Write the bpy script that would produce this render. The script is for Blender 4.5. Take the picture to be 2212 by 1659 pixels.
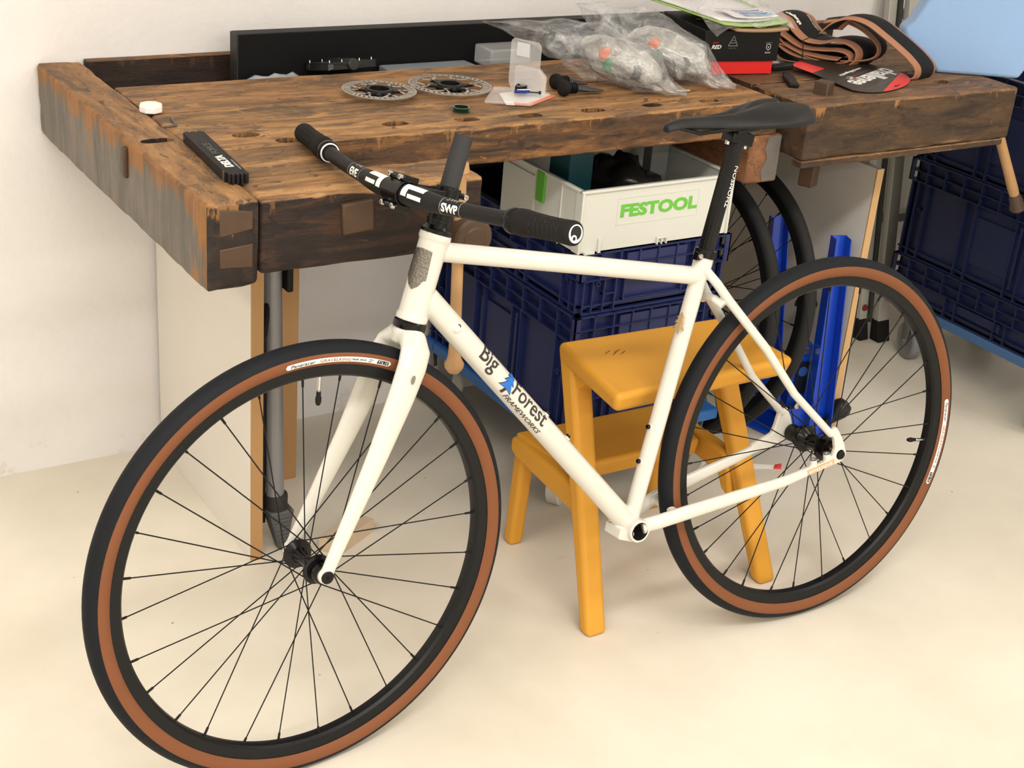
import bpy, bmesh, math, random
from math import sin, cos, pi, radians, sqrt, atan2
from mathutils import Vector, Matrix, noise
V = Vector
random.seed(7)
scn = bpy.context.scene
col = scn.collection
for o in list(bpy.data.objects): bpy.data.objects.remove(o)

# ---------------------------------------------------------------- camera, light, exposure
cam_d = bpy.data.cameras.new('camera'); cam = bpy.data.objects.new('camera', cam_d); col.objects.link(cam)
CR = V((0.846617, -0.52639, 0.078436)); CU = V((0.1654, 0.400323, 0.901324)); CF = V((0.505848, 0.750103, -0.425985))
cam.matrix_world = Matrix(((CR.x, CU.x, -CF.x, 0), (CR.y, CU.y, -CF.y, 0), (CR.z, CU.z, -CF.z, 1.5455), (0, 0, 0, 1)))
cam_d.sensor_fit = 'HORIZONTAL'; cam_d.sensor_width = 36.0; cam_d.lens = 36.0 * 3129.36 / 2212
cam_d.clip_start = 0.05
scn.camera = cam
w = bpy.data.worlds.new('room_air'); scn.world = w; w.use_nodes = True
w.node_tree.nodes['Background'].inputs[0].default_value = (0.9, 0.92, 1.0, 1)
w.node_tree.nodes['Background'].inputs[1].default_value = 0.3
def area(name, loc, sx, sy, power, colr=(1, 0.95, 0.87), rot=(0, 0, 0)):
    l = bpy.data.lights.new(name, 'AREA'); l.shape = 'RECTANGLE'; l.size = sx; l.size_y = sy; l.energy = power; l.color = colr
    o = bpy.data.objects.new(name, l); o.location = loc; o.rotation_euler = rot; col.objects.link(o); return o
area('ceiling_light_near', (0.4, 0.2, 2.78), 2.6, 0.35, 56, (1, .972, .93))
area('ceiling_light_right', (3.4, 0.5, 2.78), 0.35, 2.0, 24, (1, .975, .94))
area('ceiling_light_left', (-1.6, 1.0, 2.78), 0.35, 2.0, 34, (1, .965, .92))
area('ceiling_light_mid', (0.8, -2.4, 2.78), 3.4, 0.35, 78, (1, .975, .935))
area('fill_light_back', (1.2, -5.0, 2.78), 4.2, 0.6, 150, (1, .975, .935))  # added unseen fill row; its low angle brightens the space under the bench
scn.view_settings.view_transform = 'Standard'; scn.view_settings.look = 'None'
scn.view_settings.gamma = 1.0; scn.view_settings.use_curve_mapping = False
scn.view_settings.exposure = 0.26

# ---------------------------------------------------------------- helpers
def lin(c):
    return tuple((x / 255 / 12.92 if x / 255 <= .04045 else ((x / 255 + .055) / 1.055) ** 2.4) for x in c) + (1,)
MATS = {}
def mat(name, rgb, rough=.5, metal=0, coat=0, spec=.5, bump=0, bscale=200, var=0, vscale=8, trans=0, alpha=1, ior=1.45, sheen=0, noise_detail=4):
    if name in MATS: return MATS[name]
    m = bpy.data.materials.new(name); m.use_nodes = True; nt = m.node_tree; b = nt.nodes['Principled BSDF']
    b.inputs['Base Color'].default_value = lin(rgb); b.inputs['Roughness'].default_value = rough
    b.inputs['Metallic'].default_value = metal; b.inputs['Coat Weight'].default_value = coat; b.inputs['Coat Roughness'].default_value = .08
    b.inputs['Specular IOR Level'].default_value = spec; b.inputs['IOR'].default_value = ior
    b.inputs['Transmission Weight'].default_value = trans; b.inputs['Alpha'].default_value = alpha
    b.inputs['Sheen Weight'].default_value = sheen
    tc = nt.nodes.new('ShaderNodeTexCoord')
    if bump:
        n = nt.nodes.new('ShaderNodeTexNoise'); n.inputs['Scale'].default_value = bscale; n.inputs['Detail'].default_value = noise_detail
        bp = nt.nodes.new('ShaderNodeBump'); bp.inputs['Strength'].default_value = bump; bp.inputs['Distance'].default_value = .002
        nt.links.new(tc.outputs['Object'], n.inputs['Vector']); nt.links.new(n.outputs['Fac'], bp.inputs['Height']); nt.links.new(bp.outputs['Normal'], b.inputs['Normal'])
    n2 = nt.nodes.new('ShaderNodeTexNoise'); n2.inputs['Scale'].default_value = vscale; n2.inputs['Detail'].default_value = 5
    hs = nt.nodes.new('ShaderNodeHueSaturation'); hs.inputs['Color'].default_value = lin(rgb)
    mr = nt.nodes.new('ShaderNodeMapRange'); mr.inputs['To Min'].default_value = 1 - max(var, .03); mr.inputs['To Max'].default_value = 1 + max(var, .03)
    nt.links.new(tc.outputs['Object'], n2.inputs['Vector']); nt.links.new(n2.outputs['Fac'], mr.inputs['Value'])
    nt.links.new(mr.outputs['Result'], hs.inputs['Value']); nt.links.new(hs.outputs['Color'], b.inputs['Base Color'])
    MATS[name] = m; return m

def N(nt, t, **kw):
    n = nt.nodes.new(t)
    for k, v in kw.items():
        if k in n.inputs: n.inputs[k].default_value = v
        else: setattr(n, k, v)
    return n
def ramp(nt, stops, src):
    r = nt.nodes.new('ShaderNodeValToRGB'); e = r.color_ramp.elements
    while len(e) < len(stops): e.new(.5)
    for i, (p, c) in enumerate(stops): e[i].position = p; e[i].color = c if len(c) == 4 else c + (1,)
    nt.links.new(src, r.inputs['Fac']); return r.outputs['Color']
def mix(nt, f, a, b, mode='MIX'):
    n = nt.nodes.new('ShaderNodeMix'); n.data_type = 'RGBA'; n.blend_type = mode
    for sock, v in ((n.inputs[0], f), (n.inputs[6], a), (n.inputs[7], b)):
        if hasattr(v, 'is_output'): nt.links.new(v, sock)
        elif isinstance(v, (int, float)): sock.default_value = v
        else: sock.default_value = v
    return n.outputs[2]
BW_ = lambda v: (v, v, v, 1)

def wood(name, grain='x', top=((176, 128, 76), (140, 96, 56), (82, 62, 44)), side=((66, 48, 36), (104, 70, 42), (34, 26, 22)), side_amt=1.0, stain=.55, seed=0, grey_left=False, top_z=0, chips=.3):
    m = bpy.data.materials.new(name); m.use_nodes = True; nt = m.node_tree; L = nt.links; b = nt.nodes['Principled BSDF']
    tc = N(nt, 'ShaderNodeTexCoord'); mp = N(nt, 'ShaderNodeMapping')
    g = (1.1, 6, 6) if grain == 'x' else ((6, 1.1, 6) if grain == 'y' else (6, 6, 1.1))
    mp.inputs['Scale'].default_value = g; mp.inputs['Location'].default_value = (seed * 3.1, seed * 1.7, seed)
    L.new(tc.outputs['Object'], mp.inputs['Vector'])
    n1 = N(nt, 'ShaderNodeTexNoise', Scale=6.0, Detail=10.0, Roughness=.70, Distortion=.7); L.new(mp.outputs[0], n1.inputs['Vector'])
    n2 = N(nt, 'ShaderNodeTexNoise', Scale=2.6, Detail=6.0, Roughness=.6, Distortion=.8); L.new(mp.outputs[0], n2.inputs['Vector'])
    n3m = N(nt, 'ShaderNodeMapping'); n3m.inputs['Scale'].default_value = (.45, 1, 1) if grain == 'x' else (1, .45, 1); n3m.inputs['Location'].default_value = (seed * .7, seed, 0); L.new(tc.outputs['Object'], n3m.inputs['Vector'])
    n3 = N(nt, 'ShaderNodeTexNoise', Scale=15.0, Detail=9.0, Roughness=.68, Distortion=.6); L.new(n3m.outputs[0], n3.inputs['Vector'])
    n4 = N(nt, 'ShaderNodeTexNoise', Scale=46.0, Detail=4.0, Roughness=.6, Distortion=1.2); L.new(n3m.outputs[0], n4.inputs['Vector'])
    nf = N(nt, 'ShaderNodeTexNoise', Scale=42.0, Detail=6.0, Roughness=.75); L.new(mp.outputs[0], nf.inputs['Vector'])
    ctop = ramp(nt, [(.34, lin(top[2])), (.47, lin(top[1])), (.62, lin(top[0]))], n1.outputs['Fac'])
    st = ramp(nt, [(.49, BW_(0)), (.60, BW_(1))], n2.outputs['Fac'])
    stf = N(nt, 'ShaderNodeMath', operation='MULTIPLY'); L.new(st, stf.inputs[0]); stf.inputs[1].default_value = stain
    ctop = mix(nt, stf.outputs[0], ctop, lin((88, 68, 50)))
    st2 = ramp(nt, [(.535, BW_(0)), (.60, BW_(1))], n3.outputs['Fac'])
    stf2 = N(nt, 'ShaderNodeMath', operation='MULTIPLY'); L.new(st2, stf2.inputs[0]); stf2.inputs[1].default_value = .72 * stain / .55
    ctop = mix(nt, stf2.outputs[0], ctop, lin((86, 70, 56)))
    st3 = ramp(nt, [(.62, BW_(0)), (.66, BW_(.75))], n4.outputs['Fac']); ctop = mix(nt, st3, ctop, lin((62, 50, 42)))
    st4 = ramp(nt, [(.33, BW_(.35)), (.38, BW_(0))], n4.outputs['Fac']); ctop = mix(nt, st4, ctop, lin((196, 152, 102)))
    fine = ramp(nt, [(.28, BW_(.66)), (.55, BW_(1.05))], nf.outputs['Fac'])
    ctop = mix(nt, 1.0, ctop, fine, 'MULTIPLY')
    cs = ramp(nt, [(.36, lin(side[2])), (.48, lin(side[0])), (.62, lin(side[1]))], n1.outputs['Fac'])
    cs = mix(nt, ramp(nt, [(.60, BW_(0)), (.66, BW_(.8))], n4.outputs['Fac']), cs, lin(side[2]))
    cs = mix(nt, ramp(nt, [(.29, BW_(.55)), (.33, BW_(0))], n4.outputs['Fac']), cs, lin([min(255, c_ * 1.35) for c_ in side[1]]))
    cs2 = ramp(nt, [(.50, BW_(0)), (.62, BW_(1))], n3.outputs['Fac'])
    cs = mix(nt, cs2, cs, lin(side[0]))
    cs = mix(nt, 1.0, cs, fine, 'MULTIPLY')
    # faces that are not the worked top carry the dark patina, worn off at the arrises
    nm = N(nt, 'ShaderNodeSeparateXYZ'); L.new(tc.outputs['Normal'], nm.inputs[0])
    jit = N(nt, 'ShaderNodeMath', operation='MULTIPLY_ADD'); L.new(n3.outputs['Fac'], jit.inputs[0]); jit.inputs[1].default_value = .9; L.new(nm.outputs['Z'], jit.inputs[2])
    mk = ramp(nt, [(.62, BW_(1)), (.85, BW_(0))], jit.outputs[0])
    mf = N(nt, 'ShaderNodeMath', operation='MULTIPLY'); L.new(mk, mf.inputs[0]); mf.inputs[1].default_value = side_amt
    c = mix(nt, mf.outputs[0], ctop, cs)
    # pale chips and paint drips along the front arris
    ps = N(nt, 'ShaderNodeSeparateXYZ'); L.new(tc.outputs['Object'], ps.inputs[0])
    mz = N(nt, 'ShaderNodeMapping'); mz.inputs['Scale'].default_value = (16, 16, 3) if grain != 'y' else (16, 16, 3); L.new(tc.outputs['Object'], mz.inputs['Vector'])
    nz = N(nt, 'ShaderNodeTexNoise', Scale=2.2, Detail=6.0, Roughness=.7); L.new(mz.outputs[0], nz.inputs['Vector'])
    hz = N(nt, 'ShaderNodeMapRange'); hz.inputs['From Min'].default_value = top_z - .07; hz.inputs['From Max'].default_value = top_z; hz.inputs['To Min'].default_value = -.16; hz.inputs['To Max'].default_value = .07
    L.new(ps.outputs['Z'], hz.inputs['Value'])
    ad = N(nt, 'ShaderNodeMath', operation='ADD'); L.new(nz.outputs['Fac'], ad.inputs[0]); L.new(hz.outputs[0], ad.inputs[1])
    ch = ramp(nt, [(.60, BW_(0)), (.64, BW_(1))], ad.outputs[0])
    chm = N(nt, 'ShaderNodeMath', operation='MULTIPLY'); L.new(ch, chm.inputs[0]); L.new(mk, chm.inputs[1])
    chf = N(nt, 'ShaderNodeMath', operation='MULTIPLY'); L.new(chm.outputs[0], chf.inputs[0]); chf.inputs[1].default_value = chips * 2
    c = mix(nt, chf.outputs[0], c, lin((168, 118, 66)))
    if grey_left:
        # old grey paint on the outer end face, rubbed through to wood near the edges
        fx = ramp(nt, [(.35, BW_(0)), (.6, BW_(1))], _neg(nt, nm.outputs['X']))
        gn = N(nt, 'ShaderNodeMapping'); gn.inputs['Scale'].default_value = (6, 6, 1.2); L.new(tc.outputs['Object'], gn.inputs['Vector'])
        g1 = N(nt, 'ShaderNodeTexNoise', Scale=5.0, Detail=9.0, Roughness=.7); L.new(gn.outputs[0], g1.inputs['Vector'])
        gz = N(nt, 'ShaderNodeMapRange'); gz.inputs['From Min'].default_value = top_z - .05; gz.inputs['From Max'].default_value = top_z; gz.inputs['To Min'].default_value = 0; gz.inputs['To Max'].default_value = .33
        L.new(ps.outputs['Z'], gz.inputs['Value'])
        gy = N(nt, 'ShaderNodeMapRange'); gy.inputs['From Min'].default_value = 1.99; gy.inputs['From Max'].default_value = 1.87; gy.inputs['To Min'].default_value = 0; gy.inputs['To Max'].default_value = .22
        L.new(ps.outputs['Y'], gy.inputs['Value'])
        gs = N(nt, 'ShaderNodeMath', operation='ADD'); L.new(g1.outputs['Fac'], gs.inputs[0]); L.new(gz.outputs[0], gs.inputs[1])
        gs2 = N(nt, 'ShaderNodeMath', operation='ADD'); L.new(gs.outputs[0], gs2.inputs[0]); L.new(gy.outputs[0], gs2.inputs[1])
        gm = ramp(nt, [(.60, BW_(1)), (.68, BW_(0))], gs2.outputs[0])
        gg = ramp(nt, [(.3, lin((86, 80, 72))), (.6, lin((122, 114, 104)))], g1.outputs['Fac'])
        gg2 = ramp(nt, [(.3, lin((84, 62, 42))), (.55, lin((150, 104, 60)))], g1.outputs['Fac'])
        side_c = mix(nt, gm, gg2, gg)
        c = mix(nt, fx, c, side_c)
    L.new(c, b.inputs['Base Color'])
    b.inputs['Roughness'].default_value = .62; b.inputs['Specular IOR Level'].default_value = .35
    bp = N(nt, 'ShaderNodeBump', Strength=.55, Distance=.0025); L.new(nf.outputs['Fac'], bp.inputs['Height'])
    bp2 = N(nt, 'ShaderNodeBump', Strength=.5, Distance=.004); L.new(n1.outputs['Fac'], bp2.inputs['Height']); L.new(bp.outputs[0], bp2.inputs['Normal'])
    L.new(bp2.outputs[0], b.inputs['Normal'])
    MATS[name] = m; return m
def _neg(nt, s):
    n = N(nt, 'ShaderNodeMath', operation='MULTIPLY'); nt.links.new(s, n.inputs[0]); n.inputs[1].default_value = -1; return n.outputs[0]

class M:
    def __init__(s): s.v = []; s.f = []; s.mi = []
    def add(s, vs, fs, mi=0):
        o = len(s.v); s.v += [tuple(x) for x in vs]; s.f += [tuple(i + o for i in f) for f in fs]; s.mi += [mi] * len(fs); return s
    def box(s, a, b, mi=0):
        (x0, y0, z0), (x1, y1, z1) = a, b
        return s.add([(x, y, z) for z in (z0, z1) for y in (y0, y1) for x in (x0, x1)],
                     [(0, 2, 3, 1), (4, 5, 7, 6), (0, 1, 5, 4), (2, 6, 7, 3), (0, 4, 6, 2), (1, 3, 7, 5)], mi)
    def obox(s, c, ax, ay, az, mi=0):
        c, ax, ay, az = V(c), V(ax), V(ay), V(az)
        return s.add([c + ax * i + ay * j + az * k for k in (-.5, .5) for j in (-.5, .5) for i in (-.5, .5)],
                     [(0, 2, 3, 1), (4, 5, 7, 6), (0, 1, 5, 4), (2, 6, 7, 3), (0, 4, 6, 2), (1, 3, 7, 5)], mi)
    def tube(s, pts, r, seg=16, caps=True, mi=0, up=None, closed=False):
        pts = [V(p) for p in pts]; n = len(pts); rr = r if isinstance(r, list) else [r] * n
        T = []
        for i in range(n):
            if closed: t = pts[(i + 1) % n] - pts[i - 1]
            else: t = pts[min(i + 1, n - 1)] - pts[max(i - 1, 0)]
            T.append(t.normalized())
        if up is not None: u = V(up)
        else: u = V((0, 0, 1)) if abs(T[0].z) < .9 else V((1, 0, 0))
        vs = []
        for i in range(n):
            t = T[i]; a = (u - t * u.dot(t)).normalized(); b = t.cross(a)
            if up is None: u = a
            ra, rb = rr[i] if isinstance(rr[i], (tuple, list)) else (rr[i], rr[i])
            for k in range(seg):
                q = 2 * pi * k / seg; vs.append(pts[i] + a * (cos(q) * ra) + b * (sin(q) * rb))
        fs = []
        for i in range(n if closed else n - 1):
            j = (i + 1) % n
            for k in range(seg):
                l = (k + 1) % seg; fs.append((i * seg + k, i * seg + l, j * seg + l, j * seg + k))
        if caps and not closed:
            fs.append(tuple(range(seg - 1, -1, -1))); fs.append(tuple((n - 1) * seg + k for k in range(seg)))
        return s.add(vs, fs, mi)
    def lathe(s, prof, o=(0, 0, 0), ax=(0, 0, 1), seg=32, mi=0, closed=False, caps=True):
        o = V(o); ax = V(ax).normalized(); a = (V((1, 0, 0)) if abs(ax.x) < .9 else V((0, 0, 1))); a = (a - ax * a.dot(ax)).normalized(); b = ax.cross(a)
        vs = [o + ax * h + (a * cos(2 * pi * k / seg) + b * sin(2 * pi * k / seg)) * r for r, h in prof for k in range(seg)]
        n = len(prof); fs = []
        for i in range(n if closed else n - 1):
            j = (i + 1) % n
            for k in range(seg):
                l = (k + 1) % seg; fs.append((i * seg + k, i * seg + l, j * seg + l, j * seg + k))
        if caps and not closed:
            if prof[0][0] > 1e-6: fs.append(tuple(range(seg - 1, -1, -1)))
            if prof[-1][0] > 1e-6: fs.append(tuple((n - 1) * seg + k for k in range(seg)))
        return s.add(vs, fs, mi)
    def prism(s, poly, o, u, v, w_, mi=0):
        o, u, v, w_ = V(o), V(u), V(v), V(w_); n = len(poly)
        vs = [o + u * x + v * y for x, y in poly] + [o + u * x + v * y + w_ for x, y in poly]
        fs = [tuple(range(n - 1, -1, -1)), tuple(range(n, 2 * n))] + [(i, (i + 1) % n, n + (i + 1) % n, n + i) for i in range(n)]
        return s.add(vs, fs, mi)
    def ball(s, c, r, seg=16, rings=10, mi=0, ax=(0, 0, 1)):
        rx = r if isinstance(r, (int, float)) else r
        return s.lathe([(max(1e-5, rx * sin(pi * i / rings)), -rx * cos(pi * i / rings)) for i in range(rings + 1)], c, ax, seg, mi, caps=False)
    def mesh(s, name):
        me = bpy.data.meshes.new(name); me.from_pydata(s.v, [], s.f); 
        for p, i in zip(me.polygons, s.mi): p.material_index = i
        bm = bmesh.new(); bm.from_mesh(me); bmesh.ops.remove_doubles(bm, verts=bm.verts, dist=1e-6)
        bmesh.ops.recalc_face_normals(bm, faces=bm.faces); bm.to_mesh(me); bm.free(); return me

WM = {}
def link(o, parent=None, mw=None, pmw=None):
    """place o at world matrix mw (or parent's) under parent"""
    col.objects.link(o); mw = mw if mw is not None else (WM[parent.name] if parent is not None else Matrix.Identity(4))
    WM[o.name] = mw.copy()
    if parent is not None: o.parent = parent; o.matrix_local = WM[parent.name].inverted() @ mw
    else: o.matrix_local = mw
    return o
def obj(name, m, mats, parent=None, mw=None, angle=35, bevel=0, bseg=2, smooth=True, mods=None):
    me = m if isinstance(m, bpy.types.Mesh) else m.mesh(name)
    for mm in (mats if isinstance(mats, (list, tuple)) else [mats]):
        if me.materials.find(mm.name) < 0 or isinstance(mats, (list, tuple)): me.materials.append(mm)
    if smooth:
        me.shade_smooth(); me.set_sharp_from_angle(angle=radians(angle))
    o = bpy.data.objects.new(name, me); link(o, parent, mw)
    if bevel:
        b = o.modifiers.new('bevel', 'BEVEL'); b.width = bevel; b.segments = bseg; b.limit_method = 'ANGLE'; b.angle_limit = radians(40)
    return o
def tag(o, label=None, cat=None, group=None, kind=None):
    if label: o['label'] = label
    if cat: o['category'] = cat
    if group: o['group'] = group
    if kind: o['kind'] = kind
    return o
def thing(name, loc, label, cat, group=None, mw=None):
    o = bpy.data.objects.new(name, None); o.empty_display_size = .05
    link(o, None, mw if mw is not None else Matrix.Translation(V(loc))); return tag(o, label, cat, group)
def copy_part(o, parent, ml):
    c = o.copy(); col.objects.link(c); c.parent = parent; c.matrix_local = ml; WM[c.name] = WM[parent.name] @ ml; return c
def bake(o):
    dg = bpy.context.evaluated_depsgraph_get(); me = bpy.data.meshes.new_from_object(o.evaluated_get(dg)); old = o.data; o.modifiers.clear(); o.data = me; me.name = old.name; return o

def text(name, s, size, m, parent, fn, align='CENTER', shear=0, off=0, ext=.0003, wrap=0, mw=None, sx=1, spacing=1, extra=None):
    """lettering as real flat geometry; fn maps text space (x,y,z) to parent's mesh space"""
    cu = bpy.data.curves.new(name, 'FONT'); cu.body = s; cu.size = size; cu.align_x = align; cu.shear = shear; cu.offset = off
    cu.extrude = ext; cu.space_character = spacing; cu.resolution_u = 3
    to = bpy.data.objects.new(name, cu); col.objects.link(to)
    dg = bpy.context.evaluated_depsgraph_get(); me = bpy.data.meshes.new_from_object(to.evaluated_get(dg))
    bpy.data.objects.remove(to); bm = bmesh.new(); bm.from_mesh(me)
    if extra: extra(bm)
    if wrap:
        bmesh.ops.triangulate(bm, faces=bm.faces)
        for _ in range(4):
            es = [e for e in bm.edges if e.calc_length() > wrap]
            if not es: break
            bmesh.ops.subdivide_edges(bm, edges=es, cuts=1); bmesh.ops.triangulate(bm, faces=bm.faces)
    for v in bm.verts: v.co = fn(v.co.x * sx, v.co.y, v.co.z + ext)
    bm.to_mesh(me); bm.free(); me.name = name; me.materials.clear()
    return obj(name, me, m, parent, mw, smooth=False)
def plane_fn(o, u, v):
    o, u, v = V(o), V(u).normalized(), V(v).normalized(); n = u.cross(v)
    return lambda x, y, z: o + u * x + v * y + n * z
def grid_strip(x0, x1, y0, y1, nx, ny, fn, mi=0, m=None, thick=None):
    m = m or M(); vs = [fn(x0 + (x1 - x0) * i / nx, y0 + (y1 - y0) * j / ny, 0) for j in range(ny + 1) for i in range(nx + 1)]
    fs = [(j * (nx + 1) + i, j * (nx + 1) + i + 1, (j + 1) * (nx + 1) + i + 1, (j + 1) * (nx + 1) + i) for j in range(ny) for i in range(nx)]
    return m.add(vs, fs, mi)

def worn_box(a, b, r=.008, step=.02, amp=.0012, vr=0, seed=0, chip=.004):
    """box of old timber: rounded, chipped arrises and slightly uneven faces"""
    a, b = V(a), V(b); c = (a + b) / 2; h = (b - a) / 2
    def cuts(hh, e):
        e = min(e, hh * .9); L = [-hh, -hh + e * .3, -hh + e * .65, -hh + e]; n = max(1, int(2 * (hh - e) / step)); L += [-hh + e + 2 * (hh - e) * i / n for i in range(1, n)]
        return L + [hh - e, hh - e * .65, hh - e * .3, hh]
    e = max(r, vr) * 1.2; X, Y, Z = cuts(h.x, e), cuts(h.y, e), cuts(h.z, r * 1.3)
    m = M(); idx = {}; vs = []
    def vid(i, j, k):
        key = (i, j, k)
        if key not in idx: idx[key] = len(vs); vs.append(V((X[i], Y[j], Z[k])))
        return idx[key]
    fs = []; nx, ny, nz = len(X) - 1, len(Y) - 1, len(Z) - 1
    for k in (0, nz):
        for i in range(nx):
            for j in range(ny): fs.append((vid(i, j, k), vid(i + 1, j, k), vid(i + 1, j + 1, k), vid(i, j + 1, k)))
    for j in (0, ny):
        for i in range(nx):
            for k in range(nz): fs.append((vid(i, j, k), vid(i + 1, j, k), vid(i + 1, j, k + 1), vid(i, j, k + 1)))
    for i in (0, nx):
        for j in range(ny):
            for k in range(nz): fs.append((vid(i, j, k), vid(i, j + 1, k), vid(i, j + 1, k + 1), vid(i, j, k + 1)))
    out = []
    for p in vs:
        q = p + c + V((seed * 5.3, seed, 0))
        if vr:
            ix, iy = h.x - vr, h.y - vr; qx, qy = max(-ix, min(ix, p.x)), max(-iy, min(iy, p.y)); dx, dy = p.x - qx, p.y - qy
            if abs(dx) > 1e-9 and abs(dy) > 1e-9:
                l = sqrt(dx * dx + dy * dy); p = V((qx + dx / l * vr, qy + dy / l * vr, p.z))
        rr = r * (1 + 1.2 * max(0, noise.noise(q * 9))) + chip * max(0, noise.noise(q * 38) * 1.6 - .15)
        ins = V((h.x - rr, h.y - rr, h.z - rr)); cl = V([max(-ins[i], min(ins[i], p[i])) for i in range(3)]); d = p - cl
        if sum(abs(x) > 1e-9 for x in d) > 1: p = cl + d.normalized() * rr
        nn = V([(1 if p[i] > h[i] * .999 else (-1 if p[i] < -h[i] * .999 else 0)) for i in range(3)])
        dd = noise.noise(q * 7) * amp + noise.noise(q * 45) * amp * .35 - amp * .8
        out.append(p + c + nn * dd)
    return m.add(out, fs)

# ---------------------------------------------------------------- materials
white_paint = mat('pearl_white_frame_paint', (211, 208, 198), .26, coat=.5, spec=.4, var=.02)
black_gloss = mat('black_gloss_metal', (6, 6, 7), .26, coat=.12, spec=.28)
black_satin = mat('black_satin', (20, 19, 19), .42, var=.1, spec=.22)
black_matte = mat('black_matte_rubber', (31, 29, 28), .75, spec=.15, bump=.15, bscale=900)
tread_m = mat('tyre_tread_rubber', (24, 26, 30), .62, spec=.18, bump=.25, bscale=350, var=.12, vscale=20)
tan_m = mat('tan_sidewall', (120, 74, 47), .62, spec=.25, bump=.08, bscale=600, var=.06, vscale=14)
rim_m = mat('rim_black_alloy', (20, 20, 21), .4, var=.06, spec=.25)
steel = mat('bright_steel', (196, 194, 190), .22, metal=1)
grey_m = mat('grey_alloy', (140, 140, 142), .4, metal=.6)
white_ink = mat('white_print', (236, 234, 228), .5)
grey_ink = mat('grey_print', (150, 150, 150), .5)
black_ink = mat('black_print', (18, 17, 17), .45)
dark_ink = mat('charcoal_outline_print', (52, 46, 42), .45)

# ---------------------------------------------------------------- the room
WY = 2.752
def wall_material(name, rgb, stains=True):
    m = bpy.data.materials.new(name); m.use_nodes = True; nt = m.node_tree; L = nt.links; b = nt.nodes['Principled BSDF']
    tc = N(nt, 'ShaderNodeTexCoord'); n = N(nt, 'ShaderNodeTexNoise', Scale=60.0, Detail=8.0, Roughness=.6); L.new(tc.outputs['Object'], n.inputs['Vector'])
    n2 = N(nt, 'ShaderNodeTexNoise', Scale=3.0, Detail=8.0, Roughness=.6); L.new(tc.outputs['Object'], n2.inputs['Vector'])
    c = ramp(nt, [(.3, lin([x * .965 for x in rgb])), (.6, lin(rgb))], n2.outputs['Fac'])
    if stains:
        n3 = N(nt, 'ShaderNodeTexNoise', Scale=9.0, Detail=9.0, Roughness=.72); L.new(tc.outputs['Object'], n3.inputs['Vector'])
        sp = N(nt, 'ShaderNodeSeparateXYZ'); L.new(tc.outputs['Object'], sp.inputs[0])
        mr = N(nt, 'ShaderNodeMapRange'); mr.inputs['From Min'].default_value = .25; mr.inputs['From Max'].default_value = 0; mr.inputs['To Min'].default_value = -.2; mr.inputs['To Max'].default_value = .08
        L.new(sp.outputs['Z'], mr.inputs['Value']); a = N(nt, 'ShaderNodeMath', operation='ADD'); L.new(n3.outputs['Fac'], a.inputs[0]); L.new(mr.outputs[0], a.inputs[1])
        s = ramp(nt, [(.62, BW_(0)), (.72, BW_(.5))], a.outputs[0]); c = mix(nt, s, c, lin((186, 170, 146)))
    L.new(c, b.inputs['Base Color']); b.inputs['Roughness'].default_value = .85
    bp = N(nt, 'ShaderNodeBump', Strength=.35, Distance=.004); L.new(n.outputs['Fac'], bp.inputs['Height']); L.new(bp.outputs[0], b.inputs['Normal'])
    return m
wall_m = wall_material('rough_white_plaster', (230, 226, 223))
ceil_m = wall_material('ceiling_white', (235, 232, 226), False)
def floor_material():
    m = bpy.data.materials.new('cream_floor_coating'); m.use_nodes = True; nt = m.node_tree; L = nt.links; b = nt.nodes['Principled BSDF']
    tc = N(nt, 'ShaderNodeTexCoord')
    n2 = N(nt, 'ShaderNodeTexNoise', Scale=2.2, Detail=9.0, Roughness=.6); L.new(tc.outputs['Object'], n2.inputs['Vector'])
    c = ramp(nt, [(.3, lin((212, 203, 186))), (.62, lin((227, 219, 203)))], n2.outputs['Fac'])
    # scattered dark specks and long thin scratches
    vo = N(nt, 'ShaderNodeTexVoronoi', Scale=16.0); L.new(tc.outputs['Object'], vo.inputs['Vector'])
    sp = ramp(nt, [(.030, BW_(1)), (.045, BW_(0))], vo.outputs['Distance'])
    nn = N(nt, 'ShaderNodeTexNoise', Scale=7.0, Detail=3.0); L.new(tc.outputs['Object'], nn.inputs['Vector'])
    g = ramp(nt, [(.5, BW_(0)), (.58, BW_(1))], nn.outputs['Fac'])
    f = N(nt, 'ShaderNodeMath', operation='MULTIPLY'); L.new(sp, f.inputs[0]); L.new(g, f.inputs[1])
    f1 = N(nt, 'ShaderNodeMath', operation='MULTIPLY'); L.new(f.outputs[0], f1.inputs[0]); f1.inputs[1].default_value = .7
    c = mix(nt, f1.outputs[0], c, lin((112, 98, 80)))
    for ang, sc in ((.5, 5.0), (-.9, 4.0)):
        mp = N(nt, 'ShaderNodeMapping'); mp.inputs['Rotation'].default_value = (0, 0, ang); mp.inputs['Scale'].default_value = (1, 14, 1); L.new(tc.outputs['Object'], mp.inputs['Vector'])
        ns = N(nt, 'ShaderNodeTexNoise', Scale=sc, Detail=6.0, Roughness=.75, Distortion=.5); L.new(mp.outputs[0], ns.inputs['Vector'])
        s = ramp(nt, [(.690, BW_(0)), (.74, BW_(.38))], ns.outputs['Fac']); c = mix(nt, s, c, lin((168, 154, 132)))
    L.new(c, b.inputs['Base Color']); b.inputs['Roughness'].default_value = .42; b.inputs['Specular IOR Level'].default_value = .35
    n = N(nt, 'ShaderNodeTexNoise', Scale=25.0, Detail=6.0); L.new(tc.outputs['Object'], n.inputs['Vector'])
    bp = N(nt, 'ShaderNodeBump', Strength=.12, Distance=.002); L.new(n.outputs['Fac'], bp.inputs['Height']); L.new(bp.outputs[0], b.inputs['Normal'])
    return m
floor_m = floor_material()
X0, X1, Y0, ZC = -3.2, 5.4, -7.0, 2.85
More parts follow.
